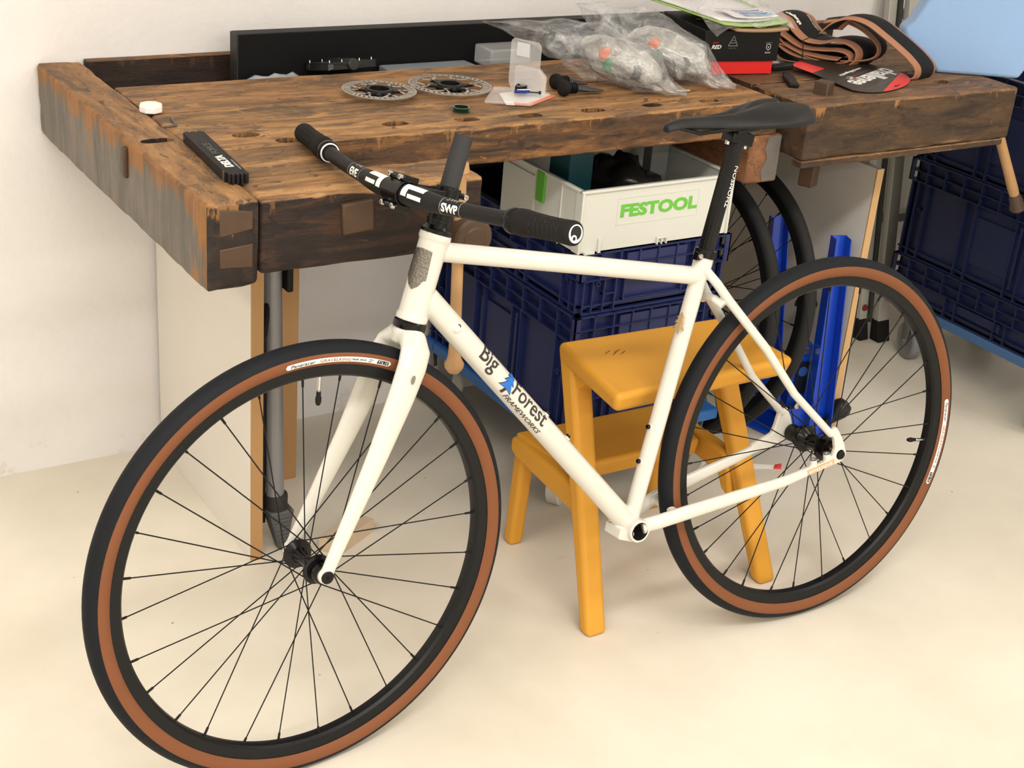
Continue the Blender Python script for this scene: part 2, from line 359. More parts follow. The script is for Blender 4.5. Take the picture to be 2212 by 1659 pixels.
tag(obj('floor', M().box((X0, Y0, -.05), (X1, WY + .02, 0)), floor_m), kind='structure')
tag(obj('ceiling', M().box((X0, Y0, ZC), (X1, WY, ZC + .05)), ceil_m), kind='structure')
tag(obj('wall_back', M().box((X0, WY, 0), (X1, WY + .1, ZC)), wall_m), kind='structure')
tag(obj('wall_left', M().box((X0 - .1, Y0, 0), (X0, WY, ZC)), ceil_m), kind='structure')
tag(obj('wall_right', M().box((X1, Y0, 0), (X1 + .1, WY, ZC)), ceil_m), kind='structure')
tag(obj('wall_front', M().box((X0, Y0 - .1, 0), (X1, Y0, ZC)), ceil_m), kind='structure')

# ---------------------------------------------------------------- workbench
H = .861
BT = V((1.7, 2.3, 0.0))
T3 = Matrix.Translation
bench = thing('workbench', (.75, 2.7, 0), 'long old dark-stained wooden joinery bench with front vice, tray and tail vice', 'workbench', mw=Matrix.Identity(4))
w_top1 = wood('bench_top_timber_a', 'x', seed=1, top_z=H, top=((174, 130, 84), (144, 105, 68), (96, 74, 54)))
w_top2 = wood('bench_top_timber_b', 'x', seed=2, top_z=H, top=((184, 140, 90), (150, 110, 70), (94, 72, 52)), side=((84, 60, 40), (138, 96, 56), (46, 35, 27)))
w_cap = wood('end_cap_timber', 'y', seed=3, grey_left=True, top_z=H, top=((172, 128, 82), (142, 104, 68), (94, 76, 58)), side=((38, 30, 26), (62, 47, 35), (24, 20, 18)))
w_jaw = wood('jaw_timber', 'x', seed=4, top_z=H, top=((186, 142, 92), (154, 112, 70), (86, 66, 48)), side=((38, 28, 24), (70, 46, 31), (23, 18, 16)), chips=.15)
w_blk = wood('tail_vice_timber', 'x', seed=5, top_z=H, top=((142, 106, 72), (116, 84, 58), (78, 60, 44)), side=((70, 53, 38), (92, 70, 46), (46, 36, 28)), chips=.4)
w_tray = wood('tray_timber', 'x', seed=6, top_z=H, top=((150, 104, 66), (120, 82, 54), (80, 60, 44)), side=((46, 34, 29), (60, 42, 34), (30, 23, 21)), chips=.05)
w_pale = mat('pale_turned_beech', (182, 142, 98), .5, bump=.1, bscale=60, var=.12, vscale=25)
w_dark = mat('dark_oiled_wood', (74, 54, 38), .55, bump=.2, bscale=80, var=.3, vscale=30)
hole_m = mat('dog_hole_dark', (40, 30, 24), .9, var=.2)
SLOT_X = 2.03
# three long boards of the top, cut through by the row of dog holes
def cut(o, boxes):
    m = M()
    for bx in boxes:
        (cx, cy, sx, sy, z0) = bx; n = 14
        poly = []
        for k in range(n):
            q = 2 * pi * k / n; e = 1 + .22 * noise.noise(V((cx * 9 + cos(q), cy * 7 + sin(q), k * .3)))
            px = abs(cos(q)) ** .7 * (1 if cos(q) > 0 else -1) * sx * e; py = abs(sin(q)) ** .7 * (1 if sin(q) > 0 else -1) * sy * e; poly.append((px, py))
        m.prism(poly, (cx, cy, z0), (1, 0, 0), (0, 1, 0), (0, 0, .3))
    me = m.mesh('c'); c = bpy.data.objects.new('c', me); col.objects.link(c)
    b = o.modifiers.new('b', 'BOOLEAN'); b.operation = 'DIFFERENCE'; b.object = c; b.solver = 'EXACT'
    bake(o); bpy.data.objects.remove(c)
holes = [(.909, 2.198, .024, .013), (1.185, 2.190, .025, .013), (1.326, 2.182, .024, .013), (1.453, 2.172, .025, .013), (1.593, 2.172, .025, .013), (1.737, 2.175, .024, .012), (1.872, 2.171, .024, .012)]
o = obj('front_board', worn_box((.800, 2.130, .790), (SLOT_X, 2.360, H), .006, .022, .0013, seed=1, chip=.006), w_top2, bench)
cut(o, [(x, y, sx, sy, H - .045) for x, y, sx, sy in holes] + [(.965, 2.150, .022, .014, H - .012), (1.135, 2.372, .03, .006, H - .01)])
obj('back_board', worn_box((.800, 2.362, .795), (2.06, 2.545, H - .0005), .004, .03, .0012, seed=2, chip=.002), w_top1, bench)
obj('right_board', worn_box((2.062, 2.262, .790), (2.74, 2.545, H - .001), .004, .03, .0012, seed=3, chip=.002), w_blk, bench)
obj('tray_floor', M().box((.80, 2.545, .775), (2.74, 2.728, .79)), w_tray, bench)
obj('tray_rail', worn_box((.806, 2.727, .745), (2.74, 2.748, H + .004), .003, .05, .0008, seed=4, chip=.001), w_tray, bench)
o = obj('end_cap', worn_box((.7165, 1.882, .724), (.8015, 2.749, H + .001), .009, .02, .0016, vr=.022, seed=5, chip=.006), w_cap, bench)
cut(o, [(.761, 2.205, .027, .012, H - .035)])
# dovetail keys let into the end of the cap
m = M(); m.prism([(-.028, -.020), (.024, -.012), (.024, .016), (-.028, .024)], (.766, 1.8875, .828), (1, 0, 0), (0, 0, 1), (0, -.006, 0))
m.prism([(-.028, -.020), (.024, -.024), (.024, .014), (-.028, .010)], (.766, 1.8875, .780), (1, 0, 0), (0, 0, 1), (0, -.006, 0))
obj('dovetail_key', m, w_dark, bench, bevel=.002)
m = M(); m.prism([(-.009, -.026), (.006, -.022), (.010, .004), (.004, .026), (-.010, .026)], (.7185, 2.232, .822), (0, 1, 0), (0, 0, 1), (-.009, 0, 0))
obj('wedge', m, w_dark, bench, bevel=.003)
# front vice: fixed cheek + long jaw
obj('vice_cheek', worn_box((.803, 1.995, .760), (.992, 2.129, H - .001), .006, .02, .0012, seed=7, chip=.005), w_jaw, bench)
o = obj('vice_jaw', worn_box((.803, 1.886, .738), (1.186, 1.993, H - .002), .009, .018, .0016, vr=.012, seed=8, chip=.007), w_jaw, bench)
m = M(); m.obox((.960, 1.884, .816), (.052, 0, .004), (0, .012, 0), (-.003, 0, .050)); obj('square_plug', m, w_dark, bench, bevel=.003)
o = obj('vice_screw', M().lathe([(.001, -.075), (.018, -.074), (.021, -.071), (.030, -.070), (.034, -.066), (.035, -.03), (.038, -.02), (.038, 0)], (1.132, 1.888, .780), (0, 1, 0), 40), w_dark, bench)
m = M().lathe([(.001, -.30), (.010, -.298), (.0155, -.29), (.0165, -.283), (.012, -.274), (.0105, -.266), (.0098, -.255), (.0092, -.05), (.0095, 0), (.0095, .04), (.014, .047), (.012, .06), (.001, .063)], (1.117, 1.845, .838), (-.04, -.01, 1), 20)
obj('vice_handle', m, w_pale, bench)
# tail vice block at the right end
o = obj('tail_vice', worn_box((2.055, 2.072, .746), (2.675, 2.252, H + .001), .007, .022, .0016, vr=.008, seed=9, chip=.006), w_blk, bench)
cut(o, [(2.530, 2.163, .022, .014, H - .04)])
obj('guide_strip', worn_box((2.052, 2.069, .733), (2.655, 2.10, .7475), .003, .03, .0008, seed=10), w_blk, bench)
obj('bench_dog', M().obox((2.160, 2.150, .775), (.030, .012, 0), (-.012, .030, 0), (0, 0, .225)), w_dark, bench, bevel=.003)
m = M().lathe([(.012, -.04), (.036, -.036), (.040, -.02), (.040, .01), (.034, .03), (.02, .035)], (2.70, 2.16, .800), (1, 0, 0), 32); obj('tail_screw', m, w_dark, bench)
TB = V((2.834, 2.12, .546)); TD = V((-.118, 0, .174)).normalized()
tbo = obj('tommy_bar', M().lathe([(.0115, .045), (.0125, .07), (.0115, .14), (.0115, .27)], TB, TD, 20), w_pale, bench)
obj('bar_tip', M().lathe([(.001, -.002), (.016, 0), (.0195, .006), (.0165, .016), (.0150, .035), (.0125, .046), (.0115, .050)], TB, TD, 20), mat('dark_handle_tip', (78, 60, 52), .5), tbo)
# block and bearer under the top
w_bearer = wood('bearer_timber', 'y', seed=11, top_z=2, top=((150, 104, 66), (120, 82, 54), (80, 60, 44)), side=((124, 84, 56), (150, 104, 72), (92, 62, 44)), chips=0)
o = obj('bearer', worn_box((1.962, 2.128, .690), (2.046, 2.70, .791), .005, .03, .0014, seed=12, chip=.004), w_bearer, bench)
m = M(); m.prism([(2.006, .694), (2.043, .694), (2.043, .788), (2.010, .788), (2.004, .764), (2.012, .742), (2.000, .715)], (0, 2.1290, 0), (1, 0, 0), (0, 0, 1), (0, -.0014, 0)); obj('grey_paint', m, mat('old_grey_paint', (104, 98, 94), .7, bump=.5, bscale=60, var=.3, vscale=30), o)
obj('bearer', worn_box((1.00, 2.20, .690), (1.08, 2.70, .791), .005, .03, .0014, seed=13, chip=.004), w_bearer, bench)
obj('tray_bearer', worn_box((2.56, 2.2, .69), (2.63, 2.35, .791), .004, .03, .001, seed=14), w_dark, bench)

# ---------------------------------------------------------------- trestles the bench stands on
lam = mat('white_laminate_board', (222, 216, 206), .5, var=.02)
beech_edge = mat('beech_ply_edge', (198, 160, 112), .55, bump=.08, bscale=50, var=.08, vscale=18)
beech_edge2 = mat('oiled_beech_board', (172, 132, 86), .5, bump=.08, bscale=50, var=.08, vscale=10)
t = thing('trestle', (.936, 2.24, 0), 'white laminated panel trestle with wooden front edge under the left end of the bench', 'trestle', 'board trestles under the bench')
obj('side_panel', M().box((0, 0, 0), (.022, .50, .69)), lam, t, bevel=.0008)
obj('edge_strip', M().box((0, -.006, 0), (.0225, 0, .69)), beech_edge2, t)
obj('back_board', M().box((.0225, .262, 0), (.214, .284, .69)), beech_edge2, t, bevel=.0008)
t = thing('trestle', (2.410, 2.190, 0), 'white laminated panel trestle with pale wooden edge at the right behind the blue stand', 'trestle', 'board trestles under the bench')
obj('side_panel', M().box((0, .004, 0), (.020, .55, .662)), lam, t, bevel=.0008)
obj('edge_strip', M().box((0, 0, 0), (.0205, .004, .662)), beech_edge, t)
obj('back_board', M().box((-.43, .552, 0), (0, .560, .69)), mat('beige_board', (196, 168, 132), .6, var=.05), t)
obj('cross_beam', M().box((-.40, .20, .662), (.03, .27, .69)), w_dark, t)

# ---------------------------------------------------------------- the bicycle
BT_ = V((0.99977, -0.021454, 0)); BN = V((0.021265, 0.99099, -0.132236)); BV = V((0.002837, 0.132205, 0.991218)); BC = V((1.813934, 1.678996, 0.347593))
def frame_m(x, y, z, o): return Matrix(((x.x, y.x, z.x, o.x), (x.y, y.y, z.y, o.y), (x.z, y.z, z.z, o.z), (0, 0, 0, 1)))
BWm = frame_m(BT_, BN, BV, BC)
bike = thing('bicycle', (0, 0, 0), 'pearl white gravel bicycle without drivetrain, black bar and tan sidewalls, leaning on the bench', 'bicycle', mw=BWm @ T3((0, 0, -.3505)))
def P2(x, z, y=0): return V((x, y, z))
HTt, HTb = P2(-.7876, .4806), P2(-.8312, .3517); HA = (HTt - HTb).normalized()
BB = P2(-.4135, -.0755)
fm = M()
fm.tube([HTb - HA * 0, HTt], .0225, 40)                                   # head tube
fm.tube([HTb, HTb + HA * .010], .0245, 40); fm.tube([HTt - HA * .010, HTt], .0245, 40)
fm.tube([P2(-.790, .4530), P2(-.294, .3540)], .0152, 32)                  # top tube
DT0, DT1 = P2(-.806, .384), P2(-.4215, -.0660)
fm.tube([DT0, DT1], .0195, 40)                                            # down tube
ST0, ST1 = P2(-.4080, -.0555), P2(-.2800, .3840); fm.tube([ST0, ST1], .0145, 32)   # seat tube
fm.tube([P2(-.2865, .361), P2(-.2796, .3855)], .0168, 32)
fm.lathe([(.0205, -.034), (.0205, .034), (.0158, .034), (.0158, -.034)], BB, (0, 1, 0), 48, closed=True)
fm.obox(BB + V((-.020, 0, -.008)), (.030, 0, -.012), (0, .045, 0), (.004, 0, .018))
for s in (-1, 1):
    # stays and dropouts, left (near) and right
    fm.tube([P2(-.288, .370, .010 * s), P2(-.268, .342, .024 * s), P2(-.245, .310, .031 * s), P2(-.172, .221, .047 * s), P2(-.108, .130, .058 * s), P2(-.020, .040, .067 * s)], [.0078, .0082, .0082, .0080, .0074, .0070], 20)
    fm.tube([P2(-.402, -.072, .022 * s), P2(-.375, -.066, .032 * s), P2(-.3234, -.0560, .043 * s), P2(-.22, -.042, .056 * s), P2(-.125, -.030, .066 * s), P2(-.078, -.0205, .070 * s)], [(.0125, .011), (.0135, .010), (.0135, .0095), (.012, .0095), (.010, .0085), (.0085, .008)], 20, up=(0, 0, 1))
    pl = [(-.090, -.030), (-.040, -.0225), (.002, -.0165), (.012, -.010), (.014, .002), (.011, .016), (.004, .030), (-.006, .046), (-.014, .056), (-.026, .047), (-.0155, .030), (-.012, .012), (-.017, -.002), (-.030, -.009), (-.090, -.014)]
    if s > 0: pl = [(-.090, -.030), (-.040, -.0225), (.000, -.018), (.008, -.008), (.006, .010), (.000, .030), (-.010, .050), (-.030, .042), (-.036, .020), (-.044, .004), (-.090, -.010)]
    fm.prism(pl, (0, .0675 * s - .0048, 0), (1, 0, 0), (0, 0, 1), (0, .0096, 0))
    fm.lathe([(.0135, -.0735 * s), (.0125, -.062 * s)], (0.002, 0, 0), (0, 1, 0), 28)
fm.tube([P2(-.256, .303, -.028), P2(-.262, .312, -.012), P2(-.262, .312, .012), P2(-.256, .303, .028)], .0075, 16)   # stay bridge
fm.tube([P2(-.335, -.058, -.036), P2(-.335, -.058, .036)], .007, 14)
for x in (-.056, -.0245): fm.lathe([(.0072, 0), (.0068, .020)], P2(x, -.020 + (x + .056) * .18, -.0665), (-.15, 0, 1), 20)
fm.lathe([(.006, 0), (.006, .003)], DT0 + (DT1 - DT0).normalized() * .066 + V((-.0142, -.013, .0)) * 0 + V((0, -.0185, 0)), (0, -1, 0), 20)
fo = obj('frame', fm, white_paint, bike, BWm, angle=180)
r_ = fo.modifiers.new('weld', 'REMESH'); r_.mode = 'VOXEL'; r_.voxel_size = .0016; r_.use_smooth_shade = True
s_ = fo.modifiers.new('smooth', 'SMOOTH'); s_.factor = .6; s_.iterations = 5
bake(fo); fo.data.shade_smooth()
if not fo.data.materials: fo.data.materials.append(white_paint)
# bottom bracket bore, brake posts, bosses
obj('bottom_bracket_bore', M().lathe([(.0154, -.0345), (.0150, -.030), (.0150, .030)], BB, (0, 1, 0), 40, caps=False), mat('raw_steel_bore', (70, 66, 62), .35, metal=.8), fo)
for x in (-.056, -.0245): obj('brake_post_face', M().lathe([(.0066, .0195), (.0066, .0206), (.0026, .0206), (.0026, .015)], P2(x, -.020 + (x + .056) * .18, -.0665), (-.15, 0, 1), 20), grey_m, fo)
DA = (DT1 - DT0).normalized(); DUP = V((0, 1, 0)).cross(DA); DUP = DUP if DUP.z > 0 else -DUP   # in-plane normal pointing up/right
SA = (ST1 - ST0).normalized(); SF = V((0, 1, 0)).cross(SA); SF = SF if SF.x < 0 else -SF         # in-plane normal pointing forward
def boss(o, p, d):
    obj('bottle_boss', M().lathe([(.0062, -.003), (.0062, .0015), (.005, .002)], p, d, 18), white_paint, o)
    obj('bottle_bolt', M().lathe([(.0042, .001), (.0042, .0052), (.0036, .0062), (.0022, .0062), (.0020, .004), (0.0001, .004)], p, d, 18), black_gloss, o)
boss(fo, DT0 + DA * .312 + DUP * .0190, DUP); boss(fo, DT0 + DA * .376 + DUP * .0190, DUP)
for z in (.0947, .035):
    k = (z - ST0.z) / (ST1.z - ST0.z); boss(fo, ST0.lerp(ST1, k) + SF * .0142, SF)
pp = DT0 + DA * .0655 - V((0, .0193, 0)) + DUP * .004
cpo = obj('cable_port', M().lathe([(.0056, -.002), (.0056, .0012), (.0042, .0012), (.0038, .0004)], pp, (0, -1, .2), 24, caps=False), white_paint, fo); obj('port_hole', M().lathe([(.0041, .0008), (.0001, .0006)], pp, (0, -1, .2), 20), black_ink, fo)  # flat black disc paints the darkness inside the port opening
# paint graphics on the down tube
vd = V((CF.dot(BT_), CF.dot(BN), CF.dot(BV)))                           # view direction in frame space: graphics face outwards here
def cyl_wrap(p0, ax, R, c, s_flip=1):
    ax = V(ax).normalized(); c = V(c); ec = (c - ax * c.dot(ax)).normalized(); eu = ec.cross(ax) * s_flip
    def fn(x, y, z):
        a = y / R; return V(p0) + ax * x + (ec * cos(a) + eu * sin(a)) * (R + .00025 + z)
    return fn
dn = V((0, -1, 0)) * cos(radians(24)) + DUP * sin(radians(24))
f0 = cyl_wrap(DT0, DA, .0195, dn)
if f0(0, .01, 0).dot(DUP) < f0(0, -.01, 0).dot(DUP): f0 = cyl_wrap(DT0, DA, .0195, dn, -1)
text('lettering', 'Big', .038, dark_ink, fo, lambda x, y, z: f0(x + .126, y - .0115, z), 'LEFT', wrap=.003, ext=.0002, sx=.93, off=.0003)
text('lettering', 'Forest', .0365, dark_ink, fo, lambda x, y, z: f0(x + .217, y - .0115, z), 'LEFT', wrap=.003, ext=.0002, sx=.96, off=.0003)
text('lettering', 'FRAMEWORKS', .0118, dark_ink, fo, lambda x, y, z: f0(x + .214, y - .0262, z), 'LEFT', wrap=.003, ext=.0002, sx=1.28, shear=.25)
def polyflat(name, poly, fn, m, parent, nx=1):
    bm = bmesh.new(); vs = [bm.verts.new((x, y, 0)) for x, y in poly]; bm.faces.new(vs); bmesh.ops.triangulate(bm, faces=bm.faces)
    for _ in range(3):
        es = [e for e in bm.edges if e.calc_length() > .003]
        if es: bmesh.ops.subdivide_edges(bm, edges=es, cuts=1); bmesh.ops.triangulate(bm, faces=bm.faces)
    for v in bm.verts: v.co = fn(v.co.x, v.co.y, v.co.z + .0002)
    me = bpy.data.meshes.new(name); bm.to_mesh(me); bm.free(); return obj(name, me, m, parent, smooth=False)
tree = [(0, .0175), (.0060, .0090), (.0022, .0098), (.0090, .0020), (.0036, .0032), (.0125, -.0062), (.0034, -.0045), (.0034, -.0110), (-.0006, -.0110), (-.0006, -.0045), (-.0105, -.0060), (-.0036, .0028), (-.0092, .0018), (-.0022, .0092), (-.0062, .0086)]
polyflat('tree_emblem', [(x * 1.25 * 1.14 + .204, y * 1.42 * 1.08 - .007) for x, y in tree], lambda x, y, z: f0(x, y, z - .0001), dark_ink, fo)
polyflat('tree_emblem', [(x * 1.25 + .204, y * 1.42 - .007) for x, y in tree if y > -.0095], lambda x, y, z: f0(x, y, z + .0002), mat('blue_print', (34, 104, 190), .4), fo)
f1 = cyl_wrap(P2(-.3258, .2741), SA, .0145, V((0, -1, 0)) * .75 + SF * .66)
f1t = (lambda x, y, z: f1(y * 1.35, -x * .95, z)) if True else None
polyflat('tree_badge', tree, f1t, mat('gold_foil', (168, 140, 100), .3, metal=.8), fo)
# serial strip on the left dropout
sp0 = V((-.080, -.0752, -.0205)); su = V((.083, 0, .0135)).normalized(); sv = V((0, -1, 0)).cross(su); sv = sv if sv.z > 0 else -sv
sf = lambda x, y, z: sp0 + su * x + sv * y + V((0, -1, 0)) * z
obj('serial_strip', M().prism([(0, -.0050), (.066, -.0050), (.066, .0035), (0, .0035)], sp0 + V((0, .0030, 0)), su, sv, (0, -.0030, 0)), mat('serial_beige', (206, 168, 126), .45), fo)
text('lettering', 'RFT8330DVB', .0088, white_ink, fo, lambda x, y, z: sf(x + .033, y - .0040, z + .0002), 'CENTER', sx=1.12)
# head badge
badge_m = mat('pewter_badge', (120, 116, 106), .35, metal=.85, bump=.8, bscale=260)
hb = cyl_wrap(HTb + HA * .0785, HA, .0238, V((-.90, -.46, 0)))
sh = [(.030, -.016), (.032, 0), (.030, .016), (-.006, .015), (-.006, .018), (-.014, .018), (-.014, .0145), (-.024, .009), (-.031, 0), (-.024, -.009), (-.014, -.0145), (-.014, -.018), (-.006, -.018), (-.006, -.015)]
polyflat('head_badge', sh, hb, badge_m, fo)
hbo = bpy.data.objects[fo.children[-1].name]; so = hbo.modifiers.new('s', 'SOLIDIFY'); so.thickness = .0018; so.offset = 0
# headset
hm = M().lathe([(.0235, 0), (.0252, -.002), (.0252, -.011), (.024, -.013), (.019, -.013)], HTb, HA, 40)
obj('lower_headset_cup', hm, black_gloss, bike, BWm)
hm = M().lathe([(.0245, .136), (.0245, .141), (.0215, .143), (.0195, .147), (.0185, .1475), (.0185, .152), (.0195, .1525), (.0195, .158), (.0185, .1585), (.0185, .163), (.0195, .1635), (.0195, .1715), (.0145, .172)], HTb, HA, 40)
obj('upper_headset_spacers', hm, black_gloss, bike, BWm)

# seatpost, collar and saddle
PA = (P2(-.2225, .5850) - P2(-.2810, .3810)).normalized(); PB = P2(-.2810, .3810)
sp = M(); n = 48; prof = []
for k in range(n):
    a = 2 * pi * k / n; prof.append((a, .0137 - (.0006 if (k % 4 == 0 and sin(a * 1) > -2) else 0)))
e1 = (V((0, 1, 0)).cross(PA)).normalized(); e2 = V((0, 1, 0))
vs = [PB + PA * h + (e1 * cos(a) + e2 * sin(a)) * r for h in (-.02, .198) for a, r in prof]
sp.add(vs, [(k, (k + 1) % n, n + (k + 1) % n, n + k) for k in range(n)] + [tuple(range(n - 1, -1, -1)), tuple(range(n, 2 * n))])
post = obj('seatpost', sp, black_gloss, bike, BWm, angle=20)
tw = cyl_wrap(PB, PA, .0137, V((.40, -.92, 0)))
text('lettering', 'THOMSON', .0135, white_ink, post, lambda x, y, z: tw(x + .092, y - .004, z), 'LEFT', wrap=.003, ext=.0002, sx=1.05)
HD = P2(-.2225, .5850)
hm = M().obox(HD + V((0, 0, -.004)), PA * .022, V((0, .030, 0)), e1 * .046); hm.obox(HD + V((.003, 0, .010)), (.046, 0, .003), (0, .050, 0), (0, 0, .008)); hm.obox(HD + V((.003, 0, .019)), (.040, 0, .003), (0, .022, 0), (0, 0, .008))
obj('clamp_head', hm, black_gloss, post, bevel=.002)
for s in (-1, 1): obj('clamp_bolt', M().lathe([(.0045, -.016), (.0045, -.009), (.0024, -.009), (.0024, .012)], HD + e1 * .019 * s + V((0, 0, -.004)), PA, 14), steel, post)
CLm = M().lathe([(.0172, .003), (.0192, .003), (.0192, .017), (.0150, .017)], PB, PA, 40)
CLm.obox(PB + PA * .010 + V((-.020, -.006, 0)), (.010, 0, 0), (0, .012, 0), PA * .014)
cl = obj('seat_collar', CLm, black_gloss, bike, BWm, bevel=.0008)
obj('collar_bolt', M().lathe([(.0042, 0), (.0042, .003), (.0022, .003), (.0022, .001), (.0001, .001)], PB + PA * .010 + V((-.020, -.012, 0)), (0, -1, 0), 16), steel, cl)
# saddle: u from nose to tail, v across
NX, NY = 40, 28; sv_, sfs = [], []
def sad(u, v):
    k = max(0, min(1, (u - .30) / .52)); k = k * k * (3 - 2 * k)
    hw = .0165 + .005 * min(1, u / .3) + .052 * k
    if u > .84: hw *= 1 - .20 * ((u - .84) / .16) ** 2
    if u < .16: hw *= .42 + .58 * (u / .16) ** .6
    notch = .105 * max(0, 1 - abs(v) / .58) ** .9 * max(0, (u - .50) / .50) ** .9
    x = -.3745 + .264 * u - notch + .006 * u * abs(v) ** 2
    z = .6215 + .012 * u ** 2.2 - .003 * sin(pi * u)
    if u < .16: z -= .0105 * (1 - u / .16) ** 1.8
    z -= (.012 + .024 * u ** 1.2) * abs(v) ** 3.2 - .010 * k * abs(v)
    z += .003 * u * (1 - abs(v)) - .010 * max(0, 1 - abs(v) / .24) * max(0, min(1, (u - .28) / .2))
    return V((x, hw * v, z))
for i in range(NX + 1):
    for j in range(NY + 1): sv_.append(sad(i / NX, -1 + 2 * j / NY))
W1 = NY + 1
for i in range(NX):
    for j in range(NY): sfs.append((i * W1 + j, (i + 1) * W1 + j, (i + 1) * W1 + j + 1, i * W1 + j + 1))
sm = M().add(sv_, sfs)
saddle = obj('saddle', sm, mat('saddle_black_cover', (34, 34, 35), .46, spec=.25, bump=.12, bscale=600), bike, BWm, angle=180)
so = saddle.modifiers.new('pad', 'SOLIDIFY'); so.thickness = .0125; so.offset = -1
ss = saddle.modifiers.new('sub', 'SUBSURF'); ss.levels = 1; ss.render_levels = 1
for s in (-1, 1):
    obj('saddle_rail', M().tube([P2(-.352, .606, .008 * s), P2(-.318, .596, .018 * s), P2(-.262, .5985, .022 * s), P2(-.180, .600, .022 * s), P2(-.158, .606, .028 * s), P2(-.138, .618, .036 * s)], .0035, 12), black_gloss, saddle)
    
